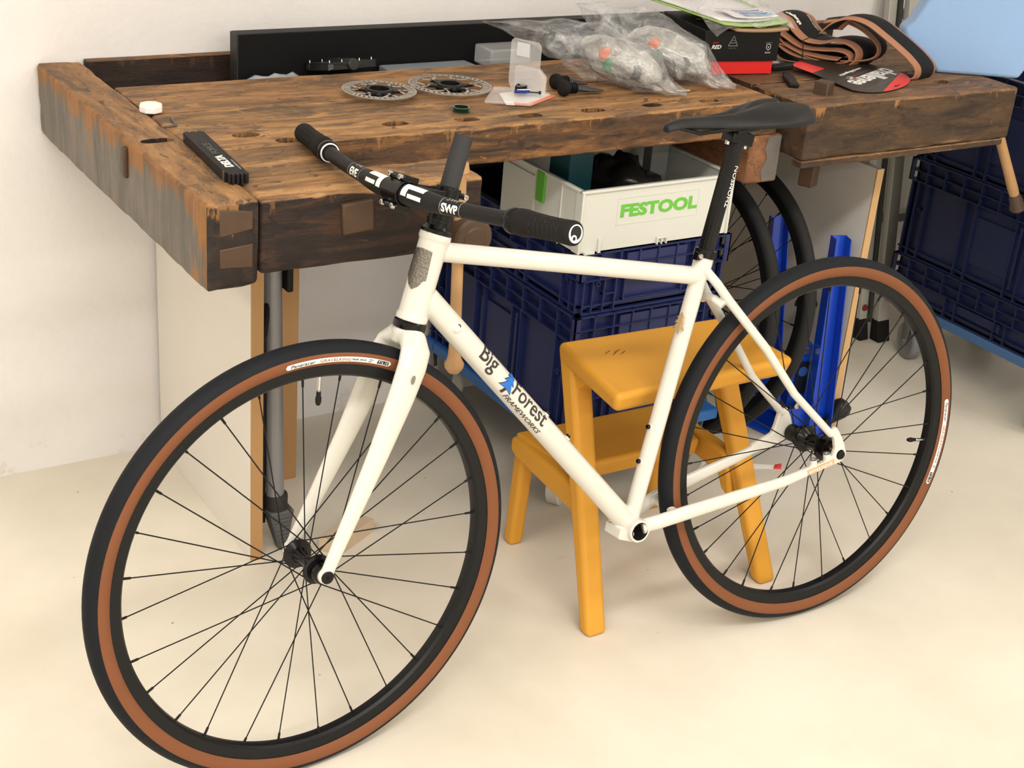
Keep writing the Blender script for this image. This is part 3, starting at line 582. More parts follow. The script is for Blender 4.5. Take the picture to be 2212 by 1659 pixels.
# wheels -----------------------------------------------------------
def wheel_matrix(yaw, lean, c):
    t = V((cos(yaw), sin(yaw), 0)); n0 = V((-sin(yaw), cos(yaw), 0)); up = V((0, 0, 1))
    v = up * cos(lean) + n0 * sin(lean); n = n0 * cos(lean) - up * sin(lean); return frame_m(t, n, v, V(c))
RC, RT = .3310, .0195
def spoke_mesh(side, lead, fl_y, fl_r, rim_r=.2985, cross=64):
    a = radians(cross) * lead; p0 = V((fl_r * cos(a), fl_y, fl_r * sin(a))); p1 = V((rim_r, .004 * side, 0)); d = (p1 - p0).normalized()
    m = M().tube([p0, p1], .00105, 6, caps=False); m.tube([p1 - d * .013, p1 - d * .012, p1], [.0011, .0019, .0021], 8); return m.mesh('spoke')
def wheel(parent, mw, phase, fl, hub_prof, label_deg, valve_deg, swap=1, tread=tread_m, side=tan_m, rc=RC, rt=RT, labels=True, rr=None, hubmat=None, group=None):
    k = (rc - .331)
    pr = [(rc + rt * cos(radians(a)), rt * sin(radians(a))) for a in range(-75, 76, 10)]
    pr = [(rc + (rt - .0012) * cos(radians(-75)), (rt - .0012) * sin(radians(-75)))] + pr + [(rc + (rt - .0012) * cos(radians(75)), (rt - .0012) * sin(radians(75)))]
    tyre = obj('tyre', M().lathe(pr, (0, 0, 0), (0, 1, 0), 144, closed=True), tread, parent, mw, angle=60)
    for s in (-1, 1):
        ps = [(rc + rt * .998 * cos(radians(a)), s * rt * .998 * sin(radians(a))) for a in (74, 80, 88, 96, 104, 112, 120, 128, 134)]
        ps += [(rc + (rt - .0015) * cos(radians(134)), s * (rt - .0015) * sin(radians(134))), (rc + (rt - .0015) * cos(radians(74)), s * (rt - .0015) * sin(radians(74)))]
        obj('sidewall', M().lathe(ps, (0, 0, 0), (0, 1, 0), 144, closed=True), side, tyre, mw, angle=60)
    b = .3185
    rp = [(b, -.0132), (b, -.0118), (b - .006, -.0110), (b - .006, .0110), (b, .0118), (b, .0132), (b - .009, .0132), (b - .017, .0118), (.2980, .0075), (.2966, 0), (.2980, -.0075), (b - .017, -.0118), (b - .009, -.0132)]
    rim = obj('rim', M().lathe(rp, (0, 0, 0), (0, 1, 0), 144, closed=True), rim_m, parent, mw, angle=28)
    hub = obj('hub', M().lathe(hub_prof, (0, 0, 0), (0, 1, 0), 40), hubmat or black_gloss, parent, mw, angle=30)
    ms = {}
    for i in range(28):
        sd = -1 if i % 2 == 0 else 1; ld = (1 if (i // 2) % 2 == 0 else -1) * swap
        if (sd, ld) not in ms:
            me = spoke_mesh(sd, ld, fl[0] if sd < 0 else fl[1], fl[2]); ms[(sd, ld)] = obj('spoke', me, black_satin, rim, mw, angle=50)
            src = ms[(sd, ld)]; src.matrix_local = Matrix.Rotation(-radians(phase + i * 360 / 28), 4, 'Y')
        else: copy_part(ms[(sd, ld)], rim, Matrix.Rotation(-radians(phase + i * 360 / 28), 4, 'Y'))
    vm = M().lathe([(.0031, 0), (.0031, .022), (.0022, .023), (.0022, .0245)], V((.2975, 0, 0)), (-1, 0, 0), 14)
    vo = obj('valve_stem', vm, steel, rim, mw); vo.matrix_local = Matrix.Rotation(-radians(valve_deg), 4, 'Y')
    vc = obj('valve_cap', M().lathe([(.0034, .0245), (.0036, .031), (.0046, .034), (.0046, .040), (.0030, .045), (.0001, .0455)], V((.2975, 0, 0)), (-1, 0, 0), 14), black_satin, rim, mw); vc.matrix_local = Matrix.Rotation(-radians(valve_deg), 4, 'Y')
    if labels:
        a0, a1 = label_deg; rm = .3262
        def tf(x, y, z):
            r = rm + y; a = radians(a0) - x / rm; return V((r * cos(a), -(sqrt(max(1e-8, rt * rt - (r - rc) ** 2)) + .0003 + z), r * sin(a)))
        Lr = radians(a0 - a1) * rm; m = M(); n = 60; hh = .0040; vs = []
        for i in range(n + 1):
            x = Lr * i / n; e = min(x, Lr - x); h = hh * (sqrt(max(0.02, 1 - (1 - e / hh) ** 2)) if e < hh else 1); vs += [tf(x, -h, 0), tf(x, 0, 0), tf(x, h, 0)]
        m.add(vs, [(3 * i + k, 3 * i + k + 3, 3 * i + k + 4, 3 * i + k + 1) for i in range(n) for k in (0, 1)])
        obj('tyre_label', m, white_ink, tyre, mw, smooth=False)
        sc = Lr / .1745
        def put(s, x, size, mm, shear=0, sx=1, dy=0, off=0): text('tyre_lettering', s, size, mm, tyre, lambda a, b_, z: tf(a * sc + x * sc, b_ + dy, z + .0003), 'LEFT', shear=shear, wrap=.006, ext=.0001, mw=mw, sx=sx, off=off)
        put('Panaracer', .007, .0076, black_ink, .25, 1.28, -.0026)
        put('GRAVELKING', .054, .0068, mat('rust_print', (150, 92, 60), .5), 0, 1.25, -.0024)
        put('700x38C (40-622)', .106, .0040, black_ink, .2, .84, -.0014)
        put('Made in', .1355, .0030, black_ink, 0, .84, .0004); put('Japan', .1355, .0030, black_ink, 0, .84, -.0024)
        for i, ch in enumerate('TLC'):
            x0 = .1505 + i * .0070
            obj('tyre_lettering', grid_strip(0, .0064, -.0030, .0030, 4, 2, lambda x, y, z: tf((x + x0) * sc, y, .00025)), black_ink, tyre, mw, smooth=False)
            put(ch, x0 + .0012, .0058, white_ink, 0, 1.05, -.0021, .0001)
    return tyre, rim, hub
hubR = [(.0001, -.0735), (.0095, -.0735), (.0095, -.066), (.0175, -.060), (.0175, -.050), (.0190, -.050), (.0190, -.046), (.0165, -.044), (.0165, -.036), (.0245, -.034), (.0245, -.030), (.017, -.028), (.0135, -.020), (.0135, .008), (.019, .014), (.0255, .018), (.0255, .022), (.021, .024), (.0205, .034), (.0165, .038), (.0165, .060), (.0105, .062), (.0105, .068), (.0001, .068)]
wheel(bike, BWm, -3.1, (-.032, .020, .0222), hubR, (6.1, -25.0), -9.7, swap=1)
obj('thru_axle', M().lathe([(.0068, -.0775), (.0078, -.0770), (.0078, -.072), (.005, -.072), (.005, .074), (.0001, .074)], (0, 0, 0), (0, 1, 0), 24), black_satin, bike, BWm)
obj('axle_socket', M().lathe([(.0032, -.0778), (.0001, -.0778)], (0, 0, 0), (0, 1, 0), 6), mat('socket_black', (6, 6, 6), .6), bpy.data.objects['thru_axle'], BWm)
Wf = wheel_matrix(.0683, .1012, (.80105, 1.6887, .34881))
hubF = [(.0001, -.052), (.0085, -.052), (.0085, -.046), (.0150, -.044), (.0165, -.040), (.0160, -.031), (.0185, -.031), (.0185, -.027), (.0160, -.026), (.0235, -.0235), (.0235, -.0205), (.0145, -.0185), (.0095, -.010), (.0090, .020), (.0130, .033), (.0235, .0375), (.0235, .0410), (.0150, .043), (.0085, .046), (.0085, .052), (.0001, .052)]
wheel(bike, Wf, 116.4, (-.022, .039, .0212), hubF, (96.5, 65.7), 85.0, swap=-1)

# fork, stem, bar (all turned with the steerer)
FA = V((0.32302721, 0.11836112, 0.93895903)); FM = V((-0.06809171, 0.99248381, -0.10168284)); FB = V((.94393694, .03108901, -.32865869)); 
h1 = BC + BT_ * -.8312 + BV * .3517
FWm = frame_m(FB, FM, FA, h1)
fk = M()
fk.lathe([(.0235, -.013), (.0245, -.020), (.022, -.035), (.012, -.042)], (0, 0, 0), (0, 0, 1), 32)
axF = FWm.inverted() @ V((.80105, 1.6887, .34881))
for s in (-1, 1):
    fk.tube([V((0, 0, -.022)), V((0, .018 * s, -.026)), V((-.001, .034 * s, -.038)), V((-.004, .041 * s, -.062)), V((-.010, .0445 * s, -.11)), V((-.024, .048 * s, -.20)), V((-.043, .052 * s, -.30)), V((-.056, .0545 * s, -.368)), V((axF.x, .0555 * s, axF.z))],
            [(.022, .020), (.023, .018), (.0255, .0130), (.0255, .0115), (.0235, .0102), (.0185, .0092), (.0140, .0080), (.0115, .0070), (.0110, .0068)], 28, up=(1, 0, 0))
    fk.lathe([(.0125, .0505 * s), (.0128, .0555 * s), (.0115, .0605 * s)], V((axF.x, 0, axF.z)), (0, 1, 0), 32)
fork = obj('fork', fk, white_paint, bike, FWm, angle=180)
r_ = fork.modifiers.new('weld', 'REMESH'); r_.mode = 'VOXEL'; r_.voxel_size = .0016; r_.use_smooth_shade = True
s_ = fork.modifiers.new('smooth', 'SMOOTH'); s_.factor = .6; s_.iterations = 6
bake(fork); fork.data.shade_smooth()
if not fork.data.materials: fork.data.materials.append(white_paint)
obj('cable_port', M().lathe([(.0026, -.001), (.0026, .0006), (.0001, .0006)], (0, 0, 0), (0, 0, 1), 20), mat('port_shadow_grey', (120, 116, 106), .5), fork, FWm @ T3((-.006, -.0565, -.078)) @ Matrix.Rotation(radians(90), 4, 'X') @ Matrix.Diagonal((1, 2.6, 1, 1)))
ta = obj('front_axle', M().lathe([(.0088, -.0635), (.0100, -.0625), (.0100, -.0595), (.005, -.059), (.005, .060), (.0001, .060)], V((axF.x, 0, axF.z)), (0, 1, 0), 28), black_satin, bike, FWm)
obj('axle_socket', M().lathe([(.0034, -.0638), (.0001, -.0638)], V((axF.x, 0, axF.z)), (0, 1, 0), 6), MATS['socket_black'], ta, FWm)
st = M().lathe([(.0143, .172), (.0143, .2845), (.0125, .2845), (.0125, .255)], (0, 0, 0), (0, 0, 1), 36, caps=False)
obj('steerer_tube', st, mat('raw_carbon_tube', (54, 54, 55), .55, spec=.2, bump=.2, bscale=500), bike, FWm)
BCn = V((-.083, 0, .181))
sm = M().lathe([(.0150, .171), (.0190, .172), (.0190, .206), (.0150, .207)], (0, 0, 0), (0, 0, 1), 36)
for z in (.180, .198): sm.obox((.020, 0, z), (.016, 0, 0), (0, .022, 0), (0, 0, .009))
for s in (-1, 1): sm.tube([V((-.012, .0125 * s, .192)), V((-.060, .016 * s, .186))], [(.009, .0045), (.011, .005)], 14, up=(0, 0, 1))
sm.obox((-.040, 0, .184), (.050, 0, -.003), (0, .020, 0), (0, 0, .010))
sm.lathe([(.0163, -.021), (.0195, -.021), (.0195, .021), (.0163, .021)], BCn, (0, 1, 0), 36, closed=True)
for z in (-1, 1): sm.obox(BCn + V((.002, 0, .0215 * z)), (.026, 0, 0), (0, .040, 0), (0, 0, .009))
stem = obj('stem', sm, black_gloss, bike, FWm, bevel=.0015)
for y in (-.014, .014):
    for z in (-1, 1): obj('faceplate_bolt', M().lathe([(.0040, 0), (.0043, .0055), (.0030, .006), (.0022, .006), (.0022, .003), (.0001, .003)], BCn + V((-.011, y, .0215 * z)), (-1, 0, 0), 16), steel, stem)
for z in (.180, .198): obj('clamp_bolt', M().lathe([(.0042, 0), (.0042, .005), (.0022, .0052), (.0022, .002), (.0001, .002)], (.024, -.011, z), (0, -1, 0), 16), steel, stem)
# bar: s runs along the bar, negative towards the viewer
ctrl = [(-.372, -.0530, .2060), (-.28, -.0600, .1990), (-.22, -.0640, .1930), (-.16, -.0700, .1870), (-.10, -.0770, .1825), (-.05, -.0820, .1812), (0, -.083, .181), (.05, -.0820, .1815), (.10, -.079, .184), (.16, -.075, .189), (.22, -.069, .1965), (.28, -.0625, .2050), (.372, -.0500, .2165)]
def bar_p(s):
    for a, b in zip(ctrl, ctrl[1:]):
        if s <= b[0] or b is ctrl[-1]:
            k = (s - a[0]) / (b[0] - a[0]); return V((a[1] + (b[1] - a[1]) * k, s, a[2] + (b[2] - a[2]) * k))
def bar_r(s):
    s = abs(s); return .0159 if s < .045 else (.0111 if s > .135 else .0159 - .0048 * (lambda k: k * k * (3 - 2 * k))((s - .045) / .09))
ss_ = [-.372 + .744 * i / 96 for i in range(97)]
sp_ = [sum((bar_p(max(-.372, min(.372, s + d))) for d in (-.03, -.015, 0, .015, .03)), V()) / 5 for s in ss_]
def barP(s):
    k = (s + .372) / .744 * 96; i = max(0, min(95, int(k))); return sp_[i].lerp(sp_[i + 1], k - i)
bar = obj('handlebar', M().tube(sp_, [bar_r(s) for s in ss_], 32), mat('bar_black_anodised', (30, 29, 29), .5, spec=.2, bump=.08, bscale=900), bike, FWm)
vf = V((CF.dot(FB), CF.dot(FM), CF.dot(FA)))
def bar_fn(s0, flip=1, lift=.0003):
    """text x runs towards the viewer (-m), y up the visible face"""
    def fn(x, y, z):
        s = s0 - x * flip; p = barP(s); ax = (barP(s + .005) - barP(s - .005)).normalized(); c = -vf + V((0, 0, .1)); ec = (c - ax * c.dot(ax)).normalized(); eu = V((0, 0, 1)) - ax * ax.z; eu = (eu - ec * eu.dot(ec)).normalized()
        R = bar_r(s); a = y / R; return p + (ec * cos(a) + eu * sin(a)) * (R + lift + z)
    return fn
def bar_patch(s0, x0, x1, y0, y1, mm=white_ink): obj('logo_block', grid_strip(x0, x1, y0, y1, max(2, int(abs(x1 - x0) / .002)), max(2, int(abs(y1 - y0) / .002)), bar_fn(s0)), mm, bar, FWm, smooth=False)
bar_patch(-.026, 0, .046, .004, .014); bar_patch(-.026, 0, .013, -.008, .004); bar_patch(-.026, .016, .046, -.009, -.003)
bar_patch(.030, -.046, 0, .004, .014); bar_patch(.030, -.012, 0, -.010, .004); bar_patch(.030, -.046, -.016, -.009, -.003)
for s0, word in ((-.112, 'SWP'), (.140, 'EVE')):
    for dx in (-.003, .036): bar_patch(s0, dx, dx + .0012, -.022, .022, grey_ink)
    text('lettering', word, .0165, white_ink, bar, (lambda f: lambda x, y, z: f(x + .0170, y - .011, z))(bar_fn(s0)), 'CENTER', wrap=.004, ext=.0001, mw=FWm, off=.0006, sx=.98)
    text('lettering', word, .013, grey_ink, bar, (lambda f: lambda x, y, z: f(x + .0170, y + .006, z))(bar_fn(s0)), 'CENTER', wrap=.004, ext=.0001, mw=FWm, sx=1.0)
for s in (-1, 1):
    e = barP(.371 * s); i_ = barP(.240 * s); d = (e - i_).normalized(); Lg = (e - i_).length
    prof = [(.0118, 0), (.0165, .001), (.0170, .004), (.0170, .012), (.0152, .014), (.0152, .016), (.0182, .019), (.0186, .030), (.0172, .045), (.0160, .070), (.0158, .095), (.0163, .115), (.0166, Lg - .006), (.0160, Lg - .001), (.0140, Lg + .001), (.0001, Lg + .001)]
    if s > 0: prof = [(r if r < .0165 or h > .1 else r, h) for r, h in prof]
    g = obj('grip', M().lathe(prof, i_, d, 36), black_matte, bar, FWm, angle=50)
    obj('clamp_ring', M().lathe([(.0172, .003), (.0178, .004), (.0178, .011), (.0172, .012)], i_, d, 36), black_gloss, bar, FWm)
    if s > 0: obj('ring_edge', M().lathe([(.0135, -.0008), (.0156, -.0008), (.0156, .001), (.0135, .001)], i_, d, 36, closed=True), white_ink, bar, FWm)
    # raised ribs moulded into the grip
    rb = M(); ec0 = (-vf - d * (-vf).dot(d)).normalized(); eu0 = d.cross(ec0) * (-s if s else 1)
    if eu0.z < 0: eu0 = -eu0
    def gp(h, a, R=.01655): return i_ + d * h + (ec0 * cos(a) + eu0 * sin(a)) * R
    def gr(h): 
        for (r0, h0), (r1, h1_) in zip(prof, prof[1:]):
            if h0 <= h <= h1_ and h1_ > h0: return r0 + (r1 - r0) * (h - h0) / (h1_ - h0)
        return .016
    for kk in range(7):
        hh = .052 + kk * .0085
        for a0 in (-.9, -.45, 0.0): rb.tube([gp(hh, a0, gr(hh) + .0001), gp(hh + .003, a0 + .2, gr(hh) + .0003), gp(hh, a0 + .4, gr(hh) + .0001)], .0005, 5)
    for kk in range(4):
        hh = .050 + kk * .018; rb.tube([gp(hh, .6, gr(hh)), gp(hh + .010, .9, gr(hh + .01) + .0003), gp(hh + .003, 1.25, gr(hh))], .0006, 5)
    tag(obj('grip_pattern', rb, mat('grip_rib_rubber', (26, 25, 25), .6), bar, FWm), kind='stuff')
    if s < 0:
        ctr = i_ + d * (Lg + .0013); up_ = V((0, 0, 1)) - d * d.z; up_.normalize(); rt_ = up_.cross(d)
        if rt_.dot(V((CR.dot(FB), CR.dot(FM), CR.dot(FA)))) < 0: rt_ = -rt_
        def disc(r, dx, dy, lift, mm): obj('end_emblem', M().lathe([(r, 0), (r, .0003), (.0001, .0003)], ctr + rt_ * dx + up_ * dy + d * lift, d, 32), mm, bar, FWm, smooth=False)
        disc(.0122, 0, 0, 0, white_ink); disc(.0093, -.0003, .0012, .0003, black_ink); disc(.0050, -.0018, -.0068, .0006, white_ink); disc(.0024, -.0018, -.0066, .0009, black_ink)

# ---------------------------------------------------------------- yellow step stool
def hexa(m, b, t_, mi=0):
    return m.add([V(p) for p in b] + [V(p) for p in t_], [(3, 2, 1, 0), (4, 5, 6, 7), (0, 1, 5, 4), (1, 2, 6, 5), (2, 3, 7, 6), (3, 0, 4, 7)], mi)
yel = mat('yellow_moulded_plastic', (210, 150, 52), .5, spec=.35, bump=.06, bscale=300, var=.05, vscale=5)
stool = thing('step_stool', (1.39, 1.74, 0), 'yellow moulded plastic two-step stool standing behind the bicycle frame', 'stool')
def rel(pts, o=(1.39, 1.74, 0)): return [V(p) - V(o) for p in pts]
m = M(); hexa(m, rel([(1.406, 1.760, .448), (1.800, 1.762, .448), (1.800, 1.962, .448), (1.434, 1.980, .448)]), rel([(1.400, 1.752, .487), (1.812, 1.755, .487), (1.810, 1.970, .487), (1.432, 1.988, .487)]))
obj('upper_step', m, yel, stool, bevel=.012, bseg=4)
m = M(); hexa(m, rel([(1.446, 1.945, .200), (1.770, 1.940, .200), (1.782, 2.092, .206), (1.440, 2.098, .206)]), rel([(1.446, 1.937, .240), (1.770, 1.932, .240), (1.786, 2.098, .243), (1.434, 2.106, .243)]))
obj('lower_step', m, yel, stool, bevel=.010, bseg=4)
for xa, xb, s in ((1.385, 1.433, 1), (1.845, 1.809, -1)):
    m = M(); w_ = .045 * s
    hexa(m, rel([(xa, 1.733, 0), (xa + w_, 1.733, 0), (xa + w_, 1.764, 0), (xa, 1.764, 0)]), rel([(xb, 1.938, .470), (xb + w_, 1.938, .470), (xb + w_, 1.982, .470), (xb, 1.985, .470)]))
    obj('leg', m, yel, stool, bevel=.010, bseg=4)
for xa, xb, s in ((1.424, 1.436, 1), (1.810, 1.788, -1)):
    m = M(); w_ = .032 * s
    hexa(m, rel([(xa, 2.068, 0), (xa + w_, 2.068, 0), (xa + w_, 2.098, 0), (xa, 2.098, 0)]), rel([(xb, 2.066, .230), (xb + w_, 2.066, .230), (xb + w_, 2.102, .236), (xb, 2.102, .236)]))
    obj('leg', m, yel, stool, bevel=.009, bseg=4)
for xa, s in ((1.424, 1), (1.812, -1)):
    m = M(); w_ = .032 * s
    m.prism([(1.838, .158), (1.852, .150), (1.868, .158), (1.885, .184), (2.075, .198), (2.10, .208), (2.10, .238), (1.93, .240), (1.880, .238), (1.862, .232)], rel([(xa, 0, 0)])[0], (0, 1, 0), (0, 0, 1), (w_, 0, 0))
    obj('side_arm', m, yel, stool, bevel=.008, bseg=3)
for k, xx in enumerate((1.434, 1.806)):
    s = 1 if k == 0 else -1; m = M()
    m.prism([(1.925, .405), (1.975, .455), (1.86, .455), (1.90, .438)], rel([(xx + .004 * s, 0, 0)])[0], (0, 1, 0), (0, 0, 1), (.034 * s, 0, 0)); obj('gusset', m, yel, stool, bevel=.003)
m = M()
for a, b_, r in ((-.014, .006, .5), (-.004, -.003, .6), (.006, .004, .4), (.012, -.006, .5)): m.obox((a, b_, 0), (.018 * cos(r), .018 * sin(r), 0), (-.0015 * sin(r), .0015 * cos(r), 0), (0, 0, .0006))
obj('scuff_mark', m, mat('scuff_grey', (110, 84, 50), .7), stool, T3((1.506, 1.905, .4874)))

# ---------------------------------------------------------------- stacking crates
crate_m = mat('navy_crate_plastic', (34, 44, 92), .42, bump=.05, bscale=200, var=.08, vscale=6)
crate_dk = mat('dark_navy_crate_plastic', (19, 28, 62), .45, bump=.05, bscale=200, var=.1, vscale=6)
def crate(x, y, z, W, Lh, Hh, label, group, mm, slot='y'):
    t = thing('stacking_crate', (x, y, z), label, 'crate', group)
    d = .014; m = M()
    m.box((d, d, 0), (W - d, d + .004, Hh - .002)); m.box((d, Lh - d - .004, 0), (W - d, Lh - d, Hh - .002)); m.box((d, d, 0), (d + .004, Lh - d, Hh - .002)); m.box((W - d - .004, d, 0), (W - d, Lh - d, Hh - .002)); m.box((d, d, .004), (W - d, Lh - d, .008))
    obj('tub', m, mm, t)
    def ring(m, z0, z1, e):
        m.box((e, e, z0), (W - e, d + .001, z1)); m.box((e, Lh - d - .001, z0), (W - e, Lh - e, z1)); m.box((e, e, z0), (d + .001, Lh - e, z1)); m.box((W - d - .001, e, z0), (W - e, Lh - e, z1))
    m = M()
    for z0, z1 in ((Hh - .004, Hh), (Hh - .033, Hh - .030), (Hh - .060, Hh - .057)): ring(m, z0, z1, 0)
    obj('rim', m, mm, t, bevel=.0008, bseg=1)
    m = M(); ring(m, .0, .004, .006); ring(m, .018, .021, .004); obj('base_flange', m, mm, t)
    m = M()
    for i in range(int(W / .045) + 1):
        a = min(W - .003, i * W / int(W / .045)); m.box((a, 0, Hh - .060), (a + .003, d, Hh)); m.box((a, Lh - d, Hh - .060), (a + .003, Lh, Hh))
    for i in range(int(Lh / .06) + 1):
        a = min(Lh - .003, i * Lh / int(Lh / .06)); m.box((0, a, Hh - .060), (d, a + .003, Hh)); m.box((W - d, a, Hh - .060), (W, a + .003, Hh))
    for a in (.012, .034, .062, .09, W - .015, W - .037, W - .065, W - .093): m.box((a, .002, .004), (a + .003, d, Hh - .06)); m.box((a, Lh - d, .004), (a + .003, Lh - .002, Hh - .06))
    for a in (.012, .034, .066, .20, .235, Lh - .015, Lh - .037, Lh - .07, Lh - .20, Lh - .235): m.box((.002, a, .004), (d, a + .003, Hh - .06)); m.box((W - d, a, .004), (W - .002, a + .003, Hh - .06))
    for h in (Hh * .3, Hh * .55):
        for a, b_ in ((.062, .095), (W - .095, W - .062)): m.box((a, .003, h), (b_, d, h + .003))
    tag(obj('rib', m, mm, t), kind='stuff')
    m = M()
    for a in (.046, W - .046): m.lathe([(.0055, 0), (.0055, .016), (.0035, .016), (.0035, .002)], (a, d + .001, Hh * .5), (0, -1, 0), 16)
    for a in (.05, Lh - .05): m.lathe([(.0055, 0), (.0055, .013), (.0035, .013), (.0035, .002)], (d + .001, a, Hh * .5), (-1, 0, 0), 16)
    tag(obj('pin_socket', m, mm, t), kind='stuff')
    m = M(); x0, x1 = W * .30, W * .70
    m.box((x0, .004, .020), (x0 + .003, d, Hh - .06)); m.box((x1 - .003, .004, .020), (x1, d, Hh - .06)); m.box((x0, .003, Hh - .056), (x1, d, Hh - .010))
    n = 14; pts = [(x0 + (x1 - x0) * i / n, Hh * .50 - .010 * sin(pi * i / n)) for i in range(n + 1)]
    m.prism([(x0, Hh * .62)] + pts + [(x1, Hh * .62)], (0, .002, 0), (1, 0, 0), (0, 0, 1), (0, .010, 0))
    m.box((x0, .006, .020), (x1, d, .024)); obj('handle_panel', m, mm, t)
    m = M(); m.box((-.0, Lh * .36, .03), (.0035, Lh * .37, Hh - .07)); m.box((W - .004, Lh * .36, .03), (W, Lh * .37, Hh - .07)); m.box((d - .006, Lh * .37, .05), (d, Lh * .63, Hh - .09)); tag(obj('side_panel', m, mm, t), kind='stuff')
    return t
G1 = 'navy stacking crates on the dollies'
crate(1.590, 2.150, .167, .378, .585, .275, 'taller navy crate at the bottom of the stack behind the yellow stool', G1, crate_m)
crate(1.590, 2.150, .444, .378, .585, .133, 'low navy crate carrying the grey open tool box', G1, crate_m)
dolly_m = mat('blue_dolly_plastic', (44, 104, 176), .4, bump=.05, bscale=200)
dolly2_m = mat('steel_blue_dolly', (62, 98, 142), .45)
wheel_w = mat('pale_grey_wheel', (206, 204, 198), .45)
def dolly(x, y, W, Lh, zt, label, mm, spots, wm):
    t = thing('crate_dolly', (x, y, 0), label, 'dolly', 'crate dollies')
    m = M(); m.box((0, 0, zt - .026), (W, .05, zt)); m.box((0, Lh - .05, zt - .026), (W, Lh, zt)); m.box((0, .04, zt - .026), (.05, Lh - .04, zt)); m.box((W - .05, .04, zt - .026), (W, Lh - .04, zt)); m.box((.04, Lh * .45, zt - .02), (W - .04, Lh * .55, zt - .004))
    obj('deck', m, mm, t, bevel=.004)
    for cx, cy, ang in spots:
        R = .050; d = V((cos(ang), sin(ang), 0)); n = V((-sin(ang), cos(ang), 0)); top = V((cx, cy, zt - .026)); hub = top + d * .028; hub.z = R
        f = M()
        for s in (-1, 1): f.prism([(-.026, zt - .032 - R), (.024, zt - .032 - R), (.014, -.012), (-.012, -.014)], hub + n * (.017 * s) - n * .0012, d, (0, 0, 1), n * .0024)
        f.obox(V((hub.x, hub.y, zt - .030)) - d * .008, d * .06, n * .040, (0, 0, .004)); f.lathe([(.006, -.021), (.006, .021)], hub, n, 12)
        c = obj('caster', f, mat('zinc_fork', (150, 150, 150), .3, metal=.9), t, bevel=.0008)
        obj('caster_wheel', M().lathe([(.012, -.013), (R - .012, -.012), (R - .006, -.015), (R, -.012), (R, .012), (R - .006, .015), (R - .012, .012), (.012, .013)], hub, n, 36), wm, c)
    return t
dolly(1.583, 2.143, .418, .595, .167, 'bright blue crate dolly with white wheels under the crates behind the stool', dolly_m,
      [(.055, .055, radians(215)), (.06, .545, radians(170)), (.36, .06, radians(-60)), (.36, .545, radians(20))], wheel_w)
dolly(2.905, 1.93, .42, .60, .170, 'steel blue crate dolly with grey wheels at the right edge', dolly2_m,
      [(.050, .545, radians(250)), (.36, .545, radians(250)), (.05, .06, radians(200)), (.36, .06, radians(200))], mat('grey_wheel', (120, 120, 120), .5))
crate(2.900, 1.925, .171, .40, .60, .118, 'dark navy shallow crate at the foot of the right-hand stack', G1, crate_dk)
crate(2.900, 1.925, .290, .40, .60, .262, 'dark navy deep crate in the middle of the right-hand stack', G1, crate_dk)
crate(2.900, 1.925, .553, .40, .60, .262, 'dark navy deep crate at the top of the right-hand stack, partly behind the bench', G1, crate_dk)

# ---------------------------------------------------------------- open grey tool box with green letters
fx, fy, fz = 1.578, 2.152, .5785
fest_m = mat('light_grey_box_plastic', (212, 214, 206), .42, bump=.03, bscale=300)
fest = thing('tool_box', (fx, fy, fz), 'open light grey stacking tool box with green lettering on top of the navy crates', 'box')
FW, FL, FH = .372, .285, .130
m = M(); e = .004
m.box((0, 0, .0), (FW, FL, .004)); m.box((0, 0, 0), (FW, e, FH)); m.box((0, FL - e, 0), (FW, FL, FH)); m.box((0, 0, 0), (e, FL, FH)); m.box((FW - e, 0, 0), (FW, FL, FH))
obj('tub', m, fest_m, fest, bevel=.0015)
m = M(); m.box((-.004, -.004, FH - .006), (FW + .004, .006, FH)); m.box((-.004, FL - .006, FH - .006), (FW + .004, FL + .004, FH)); m.box((-.004, 0, FH - .006), (.006, FL, FH)); m.box((FW - .006, 0, FH - .006), (FW + .004, FL, FH))
obj('rim', m, fest_m, fest, bevel=.0015)
m = M()
for x in (-.003, FW - .003): m.box((x, -.0045, .002), (x + .006, .02, FH - .006))
tag(obj('corner_post', m, fest_m, fest, bevel=.0015), kind='stuff')
m = M(); x0, x1, z0, z1 = .085, FW - .085, .052, .106
for a, b_ in (((x0, z0), (x1, z0 + .0008)), ((x0, z1), (x1, z1 + .0008)), ((x0, z0), (x0 + .0008, z1)), ((x1, z0), (x1 + .0008, z1))): m.box((a[0], -.0008, a[1]), (b_[0], 0, b_[1]))
obj('label_frame', m, fest_m, fest)
text('lettering', 'FESTOOL', .0345, mat('green_print', (104, 190, 64), .45), fest, plane_fn((.188, -.0002, .068), (1, 0, 0), (0, 0, 1)), 'CENTER', sx=1.30, off=.0016, spacing=1.03)
m = M(); m.box((FW * .5 + .004, -.006, .012), (FW * .5 + .030, 0, .016)); m.box((FW * .5 + .004, -.006, .0), (FW * .5 + .007, 0, .014)); m.box((FW * .5 + .027, -.006, .0), (FW * .5 + .030, 0, .014)); m.box((FW * .5 + .015, -.006, .0), (FW * .5 + .018, 0, .014))
m.box((.045, -.005, 0), (.052, 0, .030)); m.box((.012, -.008, 0), (.036, 0, .006)); tag(obj('latch_seat', m, fest_m, fest, bevel=.001), kind='stuff')
obj('side_latch', M().box((-.005, .128, .064), (0, .158, .128)), mat('green_latch', (92, 176, 50), .5), fest, bevel=.003)
m = M(); m.box((-.002, .07, .0), (0, .072, FH - .006)); m.box((-.002, .165, .0), (0, .167, FH - .006)); m.box((-.003, .168, .0), (0, .285, FH - .02)); tag(obj('side_rib', m, fest_m, fest), kind='stuff')
